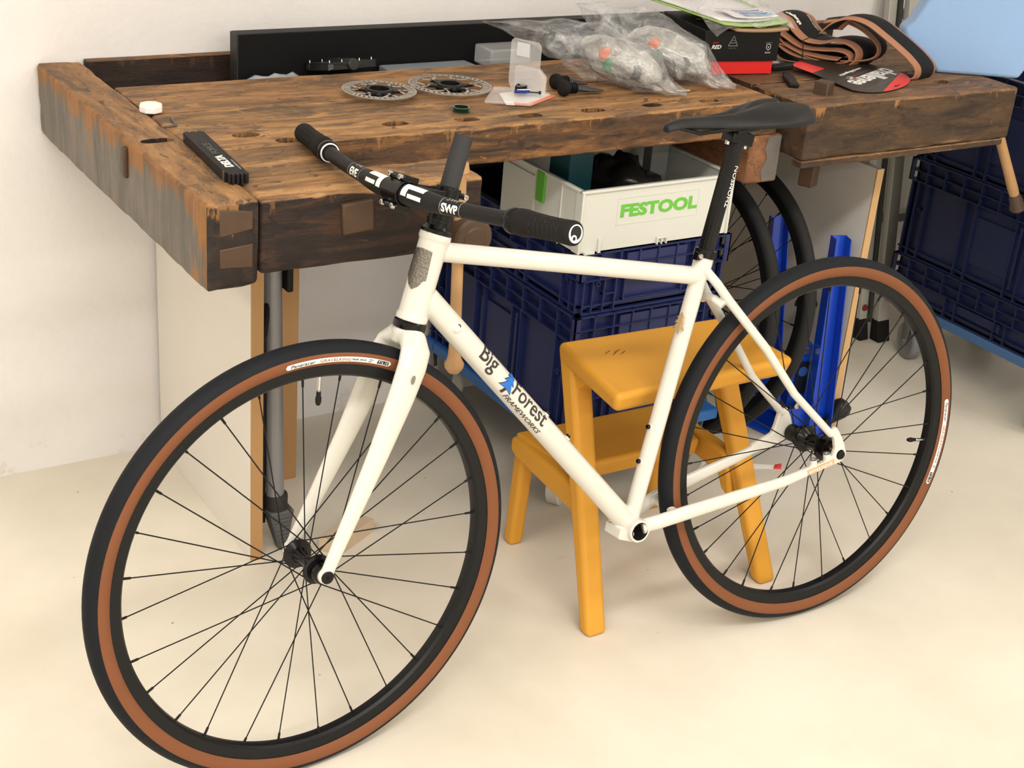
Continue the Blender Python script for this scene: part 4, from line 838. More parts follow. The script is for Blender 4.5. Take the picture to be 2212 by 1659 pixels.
o = obj('component_box', M().box((0, 0, 0), (.056, .07, .20)), mat('teal_card', (14, 66, 76), .5), None, T3((1.606, 2.245, .583)), bevel=.001); tag(o, 'teal cardboard box standing at the left inside the open grey tool box', 'box')
bx = o
text('lettering', 'I/O I I', .010, mat('pale_teal_print', (120, 190, 190), .5), bx, plane_fn((.012, -.0003, .02), (0, 0, 1), (-1, 0, 0)), 'LEFT')
m = M(); 
for i in range(13):
    for j in range(9):
        pass
def blob(name, c, rx, ry, rz, mm, amp=.2, fr=9, seed=0, parent=None, seg=28, rings=18, fine=0):
    m = M(); vs = []; 
    for i in range(rings + 1):
        for k in range(seg):
            th, ph = pi * i / rings, 2 * pi * k / seg; d = V((sin(th) * cos(ph), sin(th) * sin(ph), cos(th))); q = V((d.x * rx, d.y * ry, d.z * rz))
            f = 1 + amp * noise.noise(d * fr * .2 + V((seed, 0, 0))) + amp * .6 * abs(noise.noise(d * fr * .5 + V((0, seed, 0)))) + fine * noise.noise(d * fr * 1.7)
            vs.append(q * f)
    fs = [(i * seg + k, i * seg + (k + 1) % seg, (i + 1) * seg + (k + 1) % seg, (i + 1) * seg + k) for i in range(rings) for k in range(seg)]
    return obj(name, m.add(vs, fs), mm, parent, T3(V(c)) if parent is None else None, angle=180)
dark_bag = mat('dark_poly_bag', (34, 33, 31), .28, bump=.5, bscale=40)
o = blob('dark_bag', (1.765, 2.300, .650), .075, .085, .058, dark_bag, .5, 10, 3); tag(o, 'crumpled dark plastic bag heaped inside the grey tool box', 'bag')
o = obj('grey_post', M().box((0, 0, 0), (.045, .03, .16)), mat('post_grey', (128, 128, 124), .5), None, T3((1.872, 2.325, .583)), bevel=.002); tag(o, 'grey upright profile standing at the right inside the tool box', 'profile')
o = obj('black_case', M().box((0, 0, 0), (.095, .16, .10)).box((.02, -.002, .03), (.075, 0, .07)), mat('black_case_plastic', (18, 18, 19), .55), None, T3((1.862, 2.50, .5785)), bevel=.006); tag(o, 'matt black case behind the open tool box on the crates', 'case')
ur = obj('spanner', M().obox((0, 0, 0), (.006, .12, .0), (0, .0, .004), (.018, 0, 0)), steel, None, T3((0, 0, 0)))
bpy.data.objects.remove(ur)

# ---------------------------------------------------------------- spare wheels and blue stand
dark_tyre = mat('slick_tyre_rubber', (40, 40, 40), .6, spec=.15, bump=.1, bscale=300, var=.08)
for i, (xx, yy, lab) in enumerate(((2.1316, 2.400, 'black spare wheel standing nearer the blue stand, half hidden by the bicycle'), (2.030, 2.398, 'black spare wheel standing against the crate stack, behind the seat post'))):
    S = .985; lean = .1929 if i == 0 else .14; mw = wheel_matrix(-1.5003, lean, (xx, yy, (.326 * cos(lean) + .0145) * S))
    t = thing('spare_wheel', (0, 0, 0), lab, 'wheel', 'spare wheels under the bench', mw=Matrix.Translation((xx - .063, yy, 0)))
    wheel(t, mw @ Matrix.Diagonal((S, S, S, 1)), 5 + 40 * i, (-.024, .024, .021), [(r, h * .66) for r, h in hubR], (0, 0), 200, 1, tread=dark_tyre, side=dark_tyre, rc=.326, rt=.0145, labels=False)

blue_m = mat('enamel_blue_steel', (10, 68, 190), .32, coat=.4, spec=.5)
chrome = mat('chrome_bolt', (210, 210, 208), .15, metal=1)
ts = thing('truing_stand', (2.30, 2.25, 0), 'bright blue steel wheel truing stand with black knob on the floor under the bench', 'stand', mw=Matrix.Identity(4))
m = M(); m.prism([(2.235, 2.33), (2.262, 2.20), (2.40, 2.165), (2.405, 2.32), (2.30, 2.40)], (0, 0, 0), (1, 0, 0), (0, 1, 0), (0, 0, .012)); obj('base_plate', m, blue_m, ts, bevel=.004)
def channel(name, p0, p1, wd, dp, w1, d1, thick=.003):
    """steel U channel from p0 (bottom) to p1, open to the back"""
    p0, p1 = V(p0), V(p1); d = (p1 - p0); m = M()
    ux = V((.94, -.34, 0)).normalized(); uy = V((.34, .94, 0)).normalized()
    def quad(a0, a1, b0, b1):
        hexa(m, [p0 + ux * a0[0] + uy * a0[1], p0 + ux * a1[0] + uy * a1[1], p0 + ux * a1[0] + uy * (a1[1]) + (uy if abs(a1[1] - a0[1]) < 1e-6 else ux) * thick, p0 + ux * a0[0] + uy * a0[1] + (uy if abs(a1[1] - a0[1]) < 1e-6 else ux) * thick],
             [p1 + ux * b0[0] + uy * b0[1], p1 + ux * b1[0] + uy * b1[1], p1 + ux * b1[0] + uy * b1[1] + (uy if abs(a1[1] - a0[1]) < 1e-6 else ux) * thick, p1 + ux * b0[0] + uy * b0[1] + (uy if abs(a1[1] - a0[1]) < 1e-6 else ux) * thick])
    quad((-wd, 0), (wd, 0), (-w1, 0), (w1, 0)); quad((-wd, 0), (-wd, dp), (-w1, 0), (-w1, d1)); quad((wd - thick, 0), (wd - thick, dp), (w1 - thick, 0), (w1 - thick, d1))
    return obj(name, m, blue_m, ts, bevel=.001)
channel('upright', (2.352, 2.185, .012), (2.352, 2.215, .505), .030, -.040, .019, -.030)
channel('upright', (2.318, 2.335, .012), (2.285, 2.350, .515), .032, -.040, .020, -.024)
m = M(); m.prism([(-.026, 0), (.026, 0), (.022, .16), (-.014, .16), (-.026, .10)], (2.318, 2.222, .075), (.9, -.2, 0), (0, 0, 1), (.02, .05, 0)); pv = obj('pivot_plate', m, blue_m, ts, bevel=.003)
obj('label_plate', M().prism([(-.018, .035), (.016, .035), (.016, .118), (-.018, .118)], (2.318, 2.2195, .075), (.9, -.2, 0), (0, 0, 1), (-.0006, -.002, 0)), mat('label_black', (16, 20, 30), .35), pv)
obj('label_emblem', M().lathe([(.0125, 0), (.0125, .0006), (.0001, .0006)], (2.318, 2.217, .168), (-.2, -1, 0), 24), mat('label_blue', (40, 80, 150), .4), pv)
for p in ((2.318, 2.221, .222), (2.300, 2.205, .090), (2.345, 2.215, .075)): obj('hex_bolt', M().lathe([(.010, 0), (.010, .008), (.0085, .010), (.0001, .010)], p, (-.2, -1, .1), 6), chrome, ts)
m = M(); m.prism([(0, 0), (.11, 0), (.11, .05), (.055, .075), (0, .06)], (2.262, 2.215, .012), (.92, -.39, 0), (0, 0, 1), (.003, .006, 0)); obj('front_bracket', m, blue_m, ts, bevel=.002)
m = M(); m.tube([(2.262, 2.24, .07), (2.264, 2.235, .16), (2.256, 2.245, .20)], [(.006, .016)] * 3, 14); obj('caliper_arm', m, blue_m, ts)
m = M().lathe([(.0001, -.002), (.010, 0), (.012, .012), (.019, .030), (.024, .045), (.024, .058), (.018, .070), (.0001, .075)], (2.368, 2.165, .045), (.55, -.1, .55), 30); obj('knob', m, mat('knob_black', (24, 24, 24), .4), ts)
m = M().tube([(2.40, 2.30, .30), (2.375, 2.30, .295), (2.355, 2.31, .305)], [.012, .013, .012], 16); obj('thumb_wheel', m, mat('knob_black', (24, 24, 24), .4), ts)

# ---------------------------------------------------------------- ladder, work-stand leg, offcut, scrap
alu = mat('aluminium_profile', (176, 174, 166), .4, metal=.25)
dk = mat('dark_profile_side', (64, 62, 58), .5)
ld = thing('ladder', (2.96, 2.58, 0), 'folded aluminium step ladder with black rubber feet leaning on the back wall', 'ladder', mw=Matrix.Identity(4))
for x, y0, w_ in ((2.962, 2.565, .040), (2.915, 2.596, .028)):
    m = M(); hexa(m, [(x - w_ / 2, y0, .05), (x + w_ / 2, y0, .05), (x + w_ / 2, y0 + .020, .05), (x - w_ / 2, y0 + .020, .05)], [(x - w_ / 2, y0 + .125, 1.05), (x + w_ / 2, y0 + .125, 1.05), (x + w_ / 2, y0 + .145, 1.05), (x - w_ / 2, y0 + .145, 1.05)]); obj('stile', m, alu, ld, bevel=.002)
    m = M(); hexa(m, [(x - w_ / 2 - .003, y0 - .016, 0), (x + w_ / 2 + .003, y0 - .016, 0), (x + w_ / 2 + .003, y0 + .020, 0), (x - w_ / 2 - .003, y0 + .020, 0)], [(x - w_ / 2 - .002, y0, .06), (x + w_ / 2 + .002, y0, .06), (x + w_ / 2 + .002, y0 + .028, .06), (x - w_ / 2 - .002, y0 + .028, .06)]); obj('rubber_foot', m, black_matte, ld, bevel=.003)
m = M(); hexa(m, [(2.931, 2.588, .05), (2.941, 2.588, .05), (2.941, 2.615, .05), (2.931, 2.615, .05)], [(2.931, 2.712, 1.05), (2.941, 2.712, 1.05), (2.941, 2.738, 1.05), (2.931, 2.738, 1.05)]); obj('side_channel', m, dk, ld)
for z in (.33, .60, .87):
    k = (z - .05) / 1.05 * .125; m = M().box((2.945, 2.580 + k, z), (3.30, 2.615 + k, z + .025)); obj('rung', m, alu, ld, bevel=.002)
m = M(); x = 3.30; hexa(m, [(x - .02, 2.575, .0), (x + .02, 2.575, .0), (x + .02, 2.60, .0), (x - .02, 2.60, .0)], [(x - .02, 2.70, 1.10), (x + .02, 2.70, 1.10), (x + .02, 2.72, 1.10), (x - .02, 2.72, 1.10)]); obj('stile', m, alu, ld)
obj('red_rivet', M().lathe([(.010, 0), (.009, .003), (.0001, .003)], (2.915, 2.600, .092), (0, -1, 0), 20), mat('dark_red_cap', (120, 30, 40), .5), ld)

wk = thing('work_stand', (1.0, 2.262, 0), 'grey tubular work stand leg with ribbed rubber foot behind the wooden trestle edge', 'stand', mw=Matrix.Identity(4))
tb = mat('grey_lacquered_tube', (128, 128, 130), .35, metal=.3, coat=.3)
obj('leg_tube', M().lathe([(.0175, 0), (.0175, .56)], (.996, 2.262, .115), (-.012, .02, 1), 28), tb, wk)
obj('sleeve', M().lathe([(.0215, .0), (.0225, .03), (.0215, .034), (.0190, .036)], (.999, 2.262, .088), (-.012, .02, 1), 28), mat('sleeve_brown_black', (40, 36, 33), .6), wk)
fr = mat('foot_rubber', (78, 78, 78), .65); m = M()
hexa(m, [(1.000, 2.246, 0), (1.016, 2.246, 0), (1.016, 2.27, 0), (1.000, 2.27, 0)], [(.975, 2.238, .092), (1.028, 2.238, .092), (1.028, 2.286, .092), (.975, 2.286, .092)])
ft = obj('foot', m, fr, wk, bevel=.005, bseg=3)
for i in range(8):
    z = .012 + i * .0095; k = z / .092; m = M(); m.box((1.000 - .025 * k + .004, 2.244 - .008 * k, z), (1.016 + .012 * k - .002, 2.250, z + .0045)); obj('grip_rib', m, fr, ft, bevel=.0015)
obj('stay_rod', M().tube([(.968, 2.262, .46), (.992, 2.272, .575), (.999, 2.28, .66)], [(.007, .010)] * 3, 12), black_satin, wk)
obj('clamp_block', M().obox((1.016, 2.262, .572), (.012, 0, 0), (0, .03, 0), (0, 0, .055)), black_satin, wk, bevel=.003)
obj('stay_rod', M().tube([(.975, 2.27, .06), (.972, 2.264, .30), (.970, 2.262, .47)], .0045, 10), black_satin, wk)
m = M(); ca, cb = V((1.085, 2.200, .015)), V((1.187, 2.255, .015)); d = cb - ca
m.obox((ca + cb) / 2, d, V((.032, -.042, 0)) * .9, (0, 0, .030)); o = obj('wood_offcut', m, mat('pale_offcut', (200, 178, 152), .6, bump=.15, bscale=60, var=.08, vscale=30), None, None, bevel=.001); tag(o, 'pale bare wooden offcut lying on the floor behind the front hub', 'offcut')
ps = thing('paper_scrap', (2.14, 2.12, 0), 'small white paper scrap with a red tip on the floor behind the rear wheel', 'paper')
m = M(); hexa(m, [(-.030, .004, .0004), (.018, -.020, .0004), (.030, -.010, .0004), (-.018, .014, .0004)], [(-.030, .004, .003), (.018, -.020, .0012), (.030, -.010, .003), (-.018, .014, .005)]); obj('strip', m, white_ink, ps)
m = M(); hexa(m, [(.018, -.020, .0005), (.034, -.028, .0004), (.042, -.018, .0004), (.030, -.010, .0005)], [(.018, -.020, .004), (.034, -.028, .006), (.042, -.018, .009), (.030, -.010, .004)]); obj('red_tip', m, mat('red_print', (220, 70, 70), .5), ps)

# ---------------------------------------------------------------- things on the bench top
Z = H + .0005
steel_r = mat('rotor_stainless', (188, 184, 176), .3, metal=.9)
def rotor(x, y, R, rot, label):
    t = thing('brake_rotor', (x, y, Z), label, 'brake disc', 'bicycle brake discs on the bench')
    t.rotation_euler = (0, 0, 0); m = M(); z0, z1 = .0085, .0103
    def ring(r0, r1): m.lathe([(r0, z0), (r1, z0), (r1, z1), (r0, z1)], seg=96, closed=True)
    ring(R - .0035, R); ring(R - .0165, R - .0140)
    n = 40
    for i in range(n):
        a = 2 * pi * i / n + rot; b_ = a + .07; r0, r1 = R - .0150, R - .0030
        p0, p1 = V((r0 * cos(a), r0 * sin(a), (z0 + z1) / 2)), V((r1 * cos(b_), r1 * sin(b_), (z0 + z1) / 2)); d = p1 - p0; q = V((-d.y, d.x, 0)).normalized()
        m.obox((p0 + p1) / 2, d, q * (.0052 if i % 5 else .0080), (0, 0, z1 - z0))
    for i in range(6):
        a = 2 * pi * i / 6 + rot
        pts = [V(((R - .018) * cos(a), (R - .018) * sin(a), z0 + .0009)), V(((R - .030) * cos(a + .28), (R - .030) * sin(a + .28), z0 + .0009)), V(((R * .49) * cos(a + .36), (R * .49) * sin(a + .36), z0 + .0009))]
        m.tube(pts, [(.0009, .0030)] * 3, 8, up=(0, 0, 1))
        pts = [V(((R - .018) * cos(a + .55), (R - .018) * sin(a + .55), z0 + .0009)), V(((R * .52) * cos(a + .40), (R * .52) * sin(a + .40), z0 + .0009))]; m.tube(pts, [(.0009, .0022)] * 2, 8, up=(0, 0, 1))
    obj('braking_ring', m, steel_r, t, smooth=False)
    m = M(); m.lathe([(.0185, .001), (.0265, .001), (.0285, .006), (.0255, .0130), (.0185, .0130)], seg=48, closed=True)
    for i in range(6):
        a = 2 * pi * i / 6 + rot + .36; r1 = R * .56; c = V((cos(a), sin(a), 0)); q = V((-sin(a), cos(a), 0))
        m.prism([(.022, -.0125), (r1 * .8, -.0060), (r1 + .004, -.0038), (r1 + .006, 0), (r1 + .004, .0038), (r1 * .8, .0060), (.022, .0125)], (0, 0, .006), c, q, (0, 0, .0045))
    sp = obj('spider', m, black_satin, t, bevel=.0008)
    for i in range(6):
        a = 2 * pi * i / 6 + rot + .36; obj('rivet', M().lathe([(.0032, .0100), (.0032, .0115), (.0001, .0120)], (R * .53 * cos(a), R * .53 * sin(a), 0), (0, 0, 1), 12), steel_r, sp)
rotor(1.245, 2.371, .070, .2, 'smaller stainless brake disc with black spider, the left one of the two on the bench')
rotor(1.397, 2.372, .080, .5, 'larger stainless brake disc with black spider, the right one of the two on the bench')
t = thing('cap', (.808, 2.371, Z), 'small white eight-sided plastic cap on the left end of the bench', 'cap')
m = M(); m.lathe([(.0195, 0), (.0205, .002), (.0205, .010), (.0190, .0135), (.0001, .0142)], seg=8); obj('body', m, mat('white_cap_plastic', (240, 236, 228), .4), t, T3((.808, 2.371, Z)), angle=20, bevel=.0008)
m = M().tube([(.795, 2.266, Z + .0022), (.812, 2.270, Z + .0022), (.8155, 2.272, Z + .0022), (.8175, 2.276, Z + .0022), (.824, 2.318, Z + .0022)], .0021, 8)
tag(obj('hex_key', m, mat('worn_tool_steel', (110, 100, 88), .4, metal=.8), None), 'small bent hex key lying on the bench behind the folding ruler', 'hex key')
# folding ruler: ten black slats
fr_ = thing('folding_ruler', (.797, 1.953, Z), 'black folding ruler with white lettering lying at the front left corner of the bench', 'ruler', mw=Matrix.Identity(4))
slat_m = mat('ruler_black_slat', (32, 30, 30), .5, spec=.25, var=.08); R0, R1 = V((.7965, 1.952, Z)), V((.8135, 2.187, Z)); rd = (R1 - R0).normalized(); rq = V((rd.y, -rd.x, 0)); RL = (R1 - R0).length
for i in range(10):
    off = (i - 4.5) * .0034; s0 = .0 if i % 2 == 0 else .004; m = M(); s0 += (.016 if i == 0 else 0)
    m.obox(R0 + rd * (s0 + (RL - s0 - (.003 if i % 3 == 0 else 0)) / 2) + rq * off + V((0, 0, .008)), rd * (RL - s0 - (.003 if i % 3 == 0 else 0)), rq * .0030, (0, 0, .016)); obj('slat', m, slat_m, fr_, bevel=.0007)
obj('hinge', M().obox(R0 + rd * .022 - rq * .0172 + V((0, 0, .008)), rd * .004, rq * .0008, (0, 0, .0155)), mat('brass_hinge', (150, 130, 92), .4, metal=.8), fr_)
obj('hinge', M().lathe([(.002, 0), (.002, .0006), (.0001, .0008)], R0 + rd * (RL - .012) - rq * .017 + V((0, 0, .009)), -rq, 12), steel, fr_)
tf_ = lambda x, y, z: R0 + rd * x - rq * y + V((0, 0, .0161 + z))
text('lettering', 'DELTA', .0175, white_ink, fr_, lambda x, y, z: tf_(x + .038, y - .0045, z), 'LEFT', off=.0007, sx=1.12)
text('lettering', 'FORCE', .0165, mat('dim_print', (92, 90, 88), .5), fr_, lambda x, y, z: tf_(x + .108, y - .0045, z), 'LEFT', sx=1.1)
text('lettering', 'www.deltaforce.com', .0052, grey_ink, fr_, lambda x, y, z: tf_(x + .025, y - .0125, z), 'LEFT', sx=1.1)
m = M().lathe([(.0130, 0), (.0160, 0), (.0160, .0022), (.0148, .003), (.0148, .0045), (.0160, .0055), (.0160, .0078), (.0130, .0078)], (1.340, 2.230, Z), seg=48, closed=True)
tag(obj('ring', m, mat('green_anodised', (14, 58, 36), .25, metal=.6, coat=.5), None), 'dark green anodised spacer ring lying in front of the brake discs', 'ring')
# blister pack: clear plastic, card, clamp parts
clear = bpy.data.materials.new('clear_plastic'); clear.use_nodes = True
_nt = clear.node_tree; _b = _nt.nodes['Principled BSDF']; _b.inputs['Base Color'].default_value = (.93, .94, .95, 1); _b.inputs['Roughness'].default_value = .06; _b.inputs['Alpha'].default_value = .22; _b.inputs['Specular IOR Level'].default_value = .9; _b.inputs['Coat Weight'].default_value = .6
bl = thing('blister_pack', (1.52, 2.27, Z), 'opened clear plastic blister pack with orange and white card standing between brake discs and bags', 'packaging', mw=Matrix.Identity(4))
m = M(); u = V((.155, -.30, 0)).normalized(); q = V((-u.y, u.x, 0)); c0 = V((1.505, 2.335, Z))
m.prism([(0, .020), (0, .098), (.006, .104), (.060, .104), (.067, .096), (.067, .052), (.082, .040), (.082, 0), (.010, 0)], c0, u, (0, 0, 1), q * .0012)
m.prism([(.012, .008), (.012, .050), (.060, .050), (.074, .038), (.074, .006)], c0 + q * .0012, u, (0, 0, 1), q * .018)
sh_ = obj('shell', m, clear, bl, bevel=.0015)
obj('sticker', M().prism([(.014, .072), (.014, .098), (.042, .098), (.042, .072)], c0 - q * .0006, u, (0, 0, 1), -q * .0004), mat('sticker_white', (206, 206, 210), .5), sh_)
m = M(); m.prism([(1.408, 2.262), (1.486, 2.222), (1.566, 2.276), (1.556, 2.318), (1.482, 2.352)], (0, 0, Z + .0012), (1, 0, 0), (0, 1, 0), (0, 0, .006)); obj('tray', m, clear, bl, bevel=.002)
m = M(); m.prism([(1.446, 2.245), (1.487, 2.2245), (1.578, 2.276), (1.545, 2.330), (1.478, 2.322)], (0, 0, Z), (1, 0, 0), (0, 1, 0), (0, 0, .0008)); cd = obj('card', m, mat('card_white', (240, 232, 226), .5), bl)
m = M(); m.prism([(1.460, 2.236), (1.487, 2.2235), (1.579, 2.276), (1.573, 2.284), (1.492, 2.242), (1.470, 2.256)], (0, 0, Z + .0008), (1, 0, 0), (0, 1, 0), (0, 0, .0003)); obj('card_border', m, mat('orange_print', (238, 126, 84), .5), cd)
cl_ = thing('clamp', (1.520, 2.300, Z + .008), 'small black clamp with blue bolt lying on the blister card', 'clamp', mw=T3((1.508, 2.292, Z + .0075)))
W_ = WM[cl_.name]
obj('band', M().lathe([(.0085, 0), (.0110, 0), (.0110, .0115), (.0085, .0115)], (.008, .012, .0), seg=28, closed=True).obox((-.002, .004, .006), (.012, 0, 0), (0, .012, 0), (0, 0, .011)), black_gloss, cl_, W_)
obj('pin', M().tube([(-.018, -.006, .004), (.012, -.010, .004)], .0028, 12), mat('blue_anodised', (30, 50, 150), .3, metal=.5), cl_, W_)
obj('pin', M().tube([(-.010, -.001, .006), (.016, -.008, .006)], .0022, 12), steel, cl_, W_)
obj('screw', M().tube([(.012, -.012, .003), (.030, -.020, .003)], .0013, 8).lathe([(.0001, 0), (.0033, .0005), (.0033, .004), (.0001, .004)], (.028, -.019, .003), (.9, -.4, 0), 14), black_satin, cl_, W_)
# two valve-like plugs
for i, (x, y, L_, dy, lab) in enumerate(((1.588, 2.270, .085, .004, 'black knobbed plug nearer the front of the bench beside the left plastic bag'), (1.602, 2.318, .070, .010, 'black knobbed plug behind the other one, beside the left plastic bag'))):
    t = thing('plug', (x, y, Z), lab, 'plug', 'black knobbed plugs'); Wt = T3((x, y, Z + .0165)) @ Matrix.Diagonal((1.16, 1.16, 1.16, 1)); d = V((1, dy / .08, -.05)).normalized()
    obj('knob', M().lathe([(.0001, -.006), (.008, -.0055), (.0125, -.002), (.0138, .003), (.0125, .008), (.0080, .010)], (0, 0, 0), d, 28), black_matte, t, Wt)
    m = M(); prof = []
    for k in range(4): prof += [(.0068, .010 + k * .0045), (.0098, .011 + k * .0045), (.0098, .0130 + k * .0045), (.0068, .0142 + k * .0045)]
    obj('ribbed_collar', m.lathe(prof, (0, 0, 0), d, 24), black_satin, t, Wt)
    obj('blade', M().tube([V((.028, .028 * dy / .08, -.002)), V((.05, .05 * dy / .08, -.006)), V((L_, L_ * dy / .08, -.010))], [(.0058, .0075), (.0040, .0100), (.0015, .0070)], 12, up=(0, 0, 1)), mat('slate_rubber', (56, 58, 62), .55), t, Wt)
# clear bags with wrapped hubs
film = bpy.data.materials.new('clear_polythene_film'); film.use_nodes = True; _nt = film.node_tree; _b = _nt.nodes['Principled BSDF']
_b.inputs['Base Color'].default_value = (.72, .73, .74, 1); _b.inputs['Roughness'].default_value = .10; _b.inputs['Alpha'].default_value = .30; _b.inputs['Specular IOR Level'].default_value = 1.0; _b.inputs['Coat Weight'].default_value = .5; _b.inputs['Coat Roughness'].default_value = .05
_t = N(_nt, 'ShaderNodeTexCoord'); _n = N(_nt, 'ShaderNodeTexNoise', Scale=11.0, Detail=3.0, Distortion=1.8); _p = N(_nt, 'ShaderNodeBump', Strength=1.0, Distance=.016)
_nt.links.new(_t.outputs['Object'], _n.inputs['Vector']); _nt.links.new(_n.outputs['Fac'], _p.inputs['Height'])
_w = N(_nt, 'ShaderNodeTexVoronoi', Scale=22.0, feature='DISTANCE_TO_EDGE'); _wm = N(_nt, 'ShaderNodeMix'); _wm.data_type = 'VECTOR'; _wm.inputs[0].default_value = .12; _nt.links.new(_t.outputs['Object'], _wm.inputs[4]); _nt.links.new(_n.outputs['Color'], _wm.inputs[5]); _nt.links.new(_wm.outputs[1], _w.inputs['Vector'])
_p2 = N(_nt, 'ShaderNodeBump', Strength=.9, Distance=.010); _nt.links.new(_w.outputs['Distance'], _p2.inputs['Height']); _nt.links.new(_p.outputs[0], _p2.inputs['Normal']); _nt.links.new(_p2.outputs[0], _b.inputs['Normal'])
_c = ramp(_nt, [(.32, BW_(.10)), (.52, BW_(.20)), (.66, BW_(.46))], _n.outputs['Fac']); _nt.links.new(_c, _b.inputs['Alpha'])
wrapm = bpy.data.materials.new('bubble_wrap'); wrapm.use_nodes = True; _nt = wrapm.node_tree; _b = _nt.nodes['Principled BSDF']; _b.inputs['Roughness'].default_value = .2; _b.inputs['Coat Weight'].default_value = .6
_t = N(_nt, 'ShaderNodeTexCoord'); _v = N(_nt, 'ShaderNodeTexVoronoi', Scale=120.0); _n = N(_nt, 'ShaderNodeTexNoise', Scale=26.0, Detail=6.0, Distortion=1.0); _nt.links.new(_t.outputs['Object'], _v.inputs['Vector']); _nt.links.new(_t.outputs['Object'], _n.inputs['Vector'])
_nt.links.new(ramp(_nt, [(.32, lin((112, 110, 106))), (.45, lin((150, 148, 143))), (.66, lin((186, 184, 178)))], _n.outputs['Fac']), _b.inputs['Base Color'])
_p = N(_nt, 'ShaderNodeBump', Strength=.6, Distance=.003); _nt.links.new(_v.outputs['Distance'], _p.inputs['Height']); _p2 = N(_nt, 'ShaderNodeBump', Strength=.8, Distance=.006); _nt.links.new(_n.outputs['Fac'], _p2.inputs['Height']); _nt.links.new(_p.outputs[0], _p2.inputs['Normal']); _nt.links.new(_p2.outputs[0], _b.inputs['Normal'])
def loft_bag(name, path, secs, seed, loc):
    m = M(); n = 48; rows = []; K = 6; P_ = [V(p) for p in path]
    for i in range((len(P_) - 1) * K + 1):
        f = i / K; a = min(len(P_) - 2, int(f)); k = f - a; k2 = k * k * (3 - 2 * k); p = P_[a].lerp(P_[a + 1], k); w_ = secs[a][0] + (secs[a + 1][0] - secs[a][0]) * k2; h_ = secs[a][1] + (secs[a + 1][1] - secs[a][1]) * k2
        d = (P_[a + 1] - P_[a]).normalized(); sd = V((-d.y, d.x, 0)).normalized(); up = d.cross(sd); up = up if up.z > 0 else -up
        for j in range(n):
            q = 2 * pi * j / n; x = p + sd * (cos(q) * w_) + up * (sin(q) * h_)
            ns = noise.noise(V((cos(q) * 2.2, sin(q) * 2.2, f * 1.6 + seed))) * .012 + (1 - abs(noise.noise(V((cos(q) * 4 + seed, sin(q) * 4, f * 2.2)))) * 2) * .0045
            dr = (x - p); L_ = dr.length; x = x + (dr / L_ if L_ > 1e-6 else V()) * ns * min(1, .3 + L_ * 14)
            x.z = max(x.z, Z + .0006); rows.append(x - V(loc))
    R_ = len(rows) // n
    fs = [(i * n + j, i * n + (j + 1) % n, (i + 1) * n + (j + 1) % n, (i + 1) * n + j) for i in range(R_ - 1) for j in range(n)] + [tuple(range(n - 1, -1, -1))]
    return obj(name, m.add(rows, fs), film, None, T3(V(loc)), angle=180)
BG = 'clear bags with wrapped hubs'
o = loft_bag('plastic_bag', [(1.850, 2.212, Z + .004), (1.822, 2.236, .874), (1.782, 2.276, .902), (1.722, 2.344, .924), (1.668, 2.392, .940), (1.592, 2.392, .960), (1.500, 2.345, .984)], [(.020, .002), (.040, .012), (.056, .042), (.060, .052), (.050, .038), (.046, .020), (.058, .003)], 1.3, (1.74, 2.31, Z))
tag(o, 'clear crumpled plastic bag with a wrapped hub, next to the black plugs', 'bag', BG)
o = loft_bag('plastic_bag', [(1.990, 2.228, Z + .004), (1.962, 2.255, .876), (1.922, 2.300, .906), (1.866, 2.368, .932), (1.818, 2.420, .952), (1.788, 2.448, .972), (1.752, 2.448, .992)], [(.020, .002), (.040, .015), (.058, .046), (.062, .056), (.052, .046), (.040, .026), (.036, .004)], 5.7, (1.9, 2.33, Z))
tag(o, 'clear crumpled plastic bag with a wrapped hub, touching the black and red carton', 'bag', BG)
for i, (c, rot, lab) in enumerate((((1.752, 2.310, .912), -.86, 'lump of bubble wrap with a hub in it inside the left clear bag'), ((1.892, 2.334, .916), -.86, 'lump of bubble wrap with orange and green bits inside the right clear bag'))):
    t = thing('wrapped_hub', c, lab, 'wrapped part', 'bubble wrapped hubs'); Wt = T3(V(c)) @ Matrix.Rotation(rot, 4, 'Z') @ Matrix.Rotation(.26, 4, 'Y')
    b_ = blob('wrap', (0, 0, 0), .090, .050, .040, wrapm, .10, 10, i * 4 + 1, parent=t, fine=.035, seg=40, rings=26); WM[b_.name] = Wt; b_.matrix_local = WM[t.name].inverted() @ Wt
    for nm_, ang, xx, mm in (('orange_patch', -1.3, -.030, mat('orange_tape', (210, 118, 86), .4)), ('green_patch', -1.0, -.014, mat('green_tape', (92, 138, 102), .4)), ('dark_patch', -1.2, .040, mat('grey_hub_flange', (96, 94, 96), .4))):
        p = blob(nm_, (0, 0, 0), .012, .012, .014, mm, .3, 9, i + 3, parent=t, seg=14, rings=8); Wp = Wt @ T3((xx, -.047 * (1 - (xx / .10) ** 2), .006 + (.006 if nm_[0] == 'o' else (-.010 if nm_[0] == 'g' else -.004)))) @ Matrix.Diagonal((1, .45, 1, 1)); WM[p.name] = Wp; p.matrix_local = WM[t.name].inverted() @ Wp
obj_ = obj('steel_pin', M().tube([(1.842, 2.238, Z + .003), (1.872, 2.232, Z + .003)], .0028, 12), steel, None); tag(obj_, 'short steel pin lying on the bench in front of the left plastic bag', 'pin')
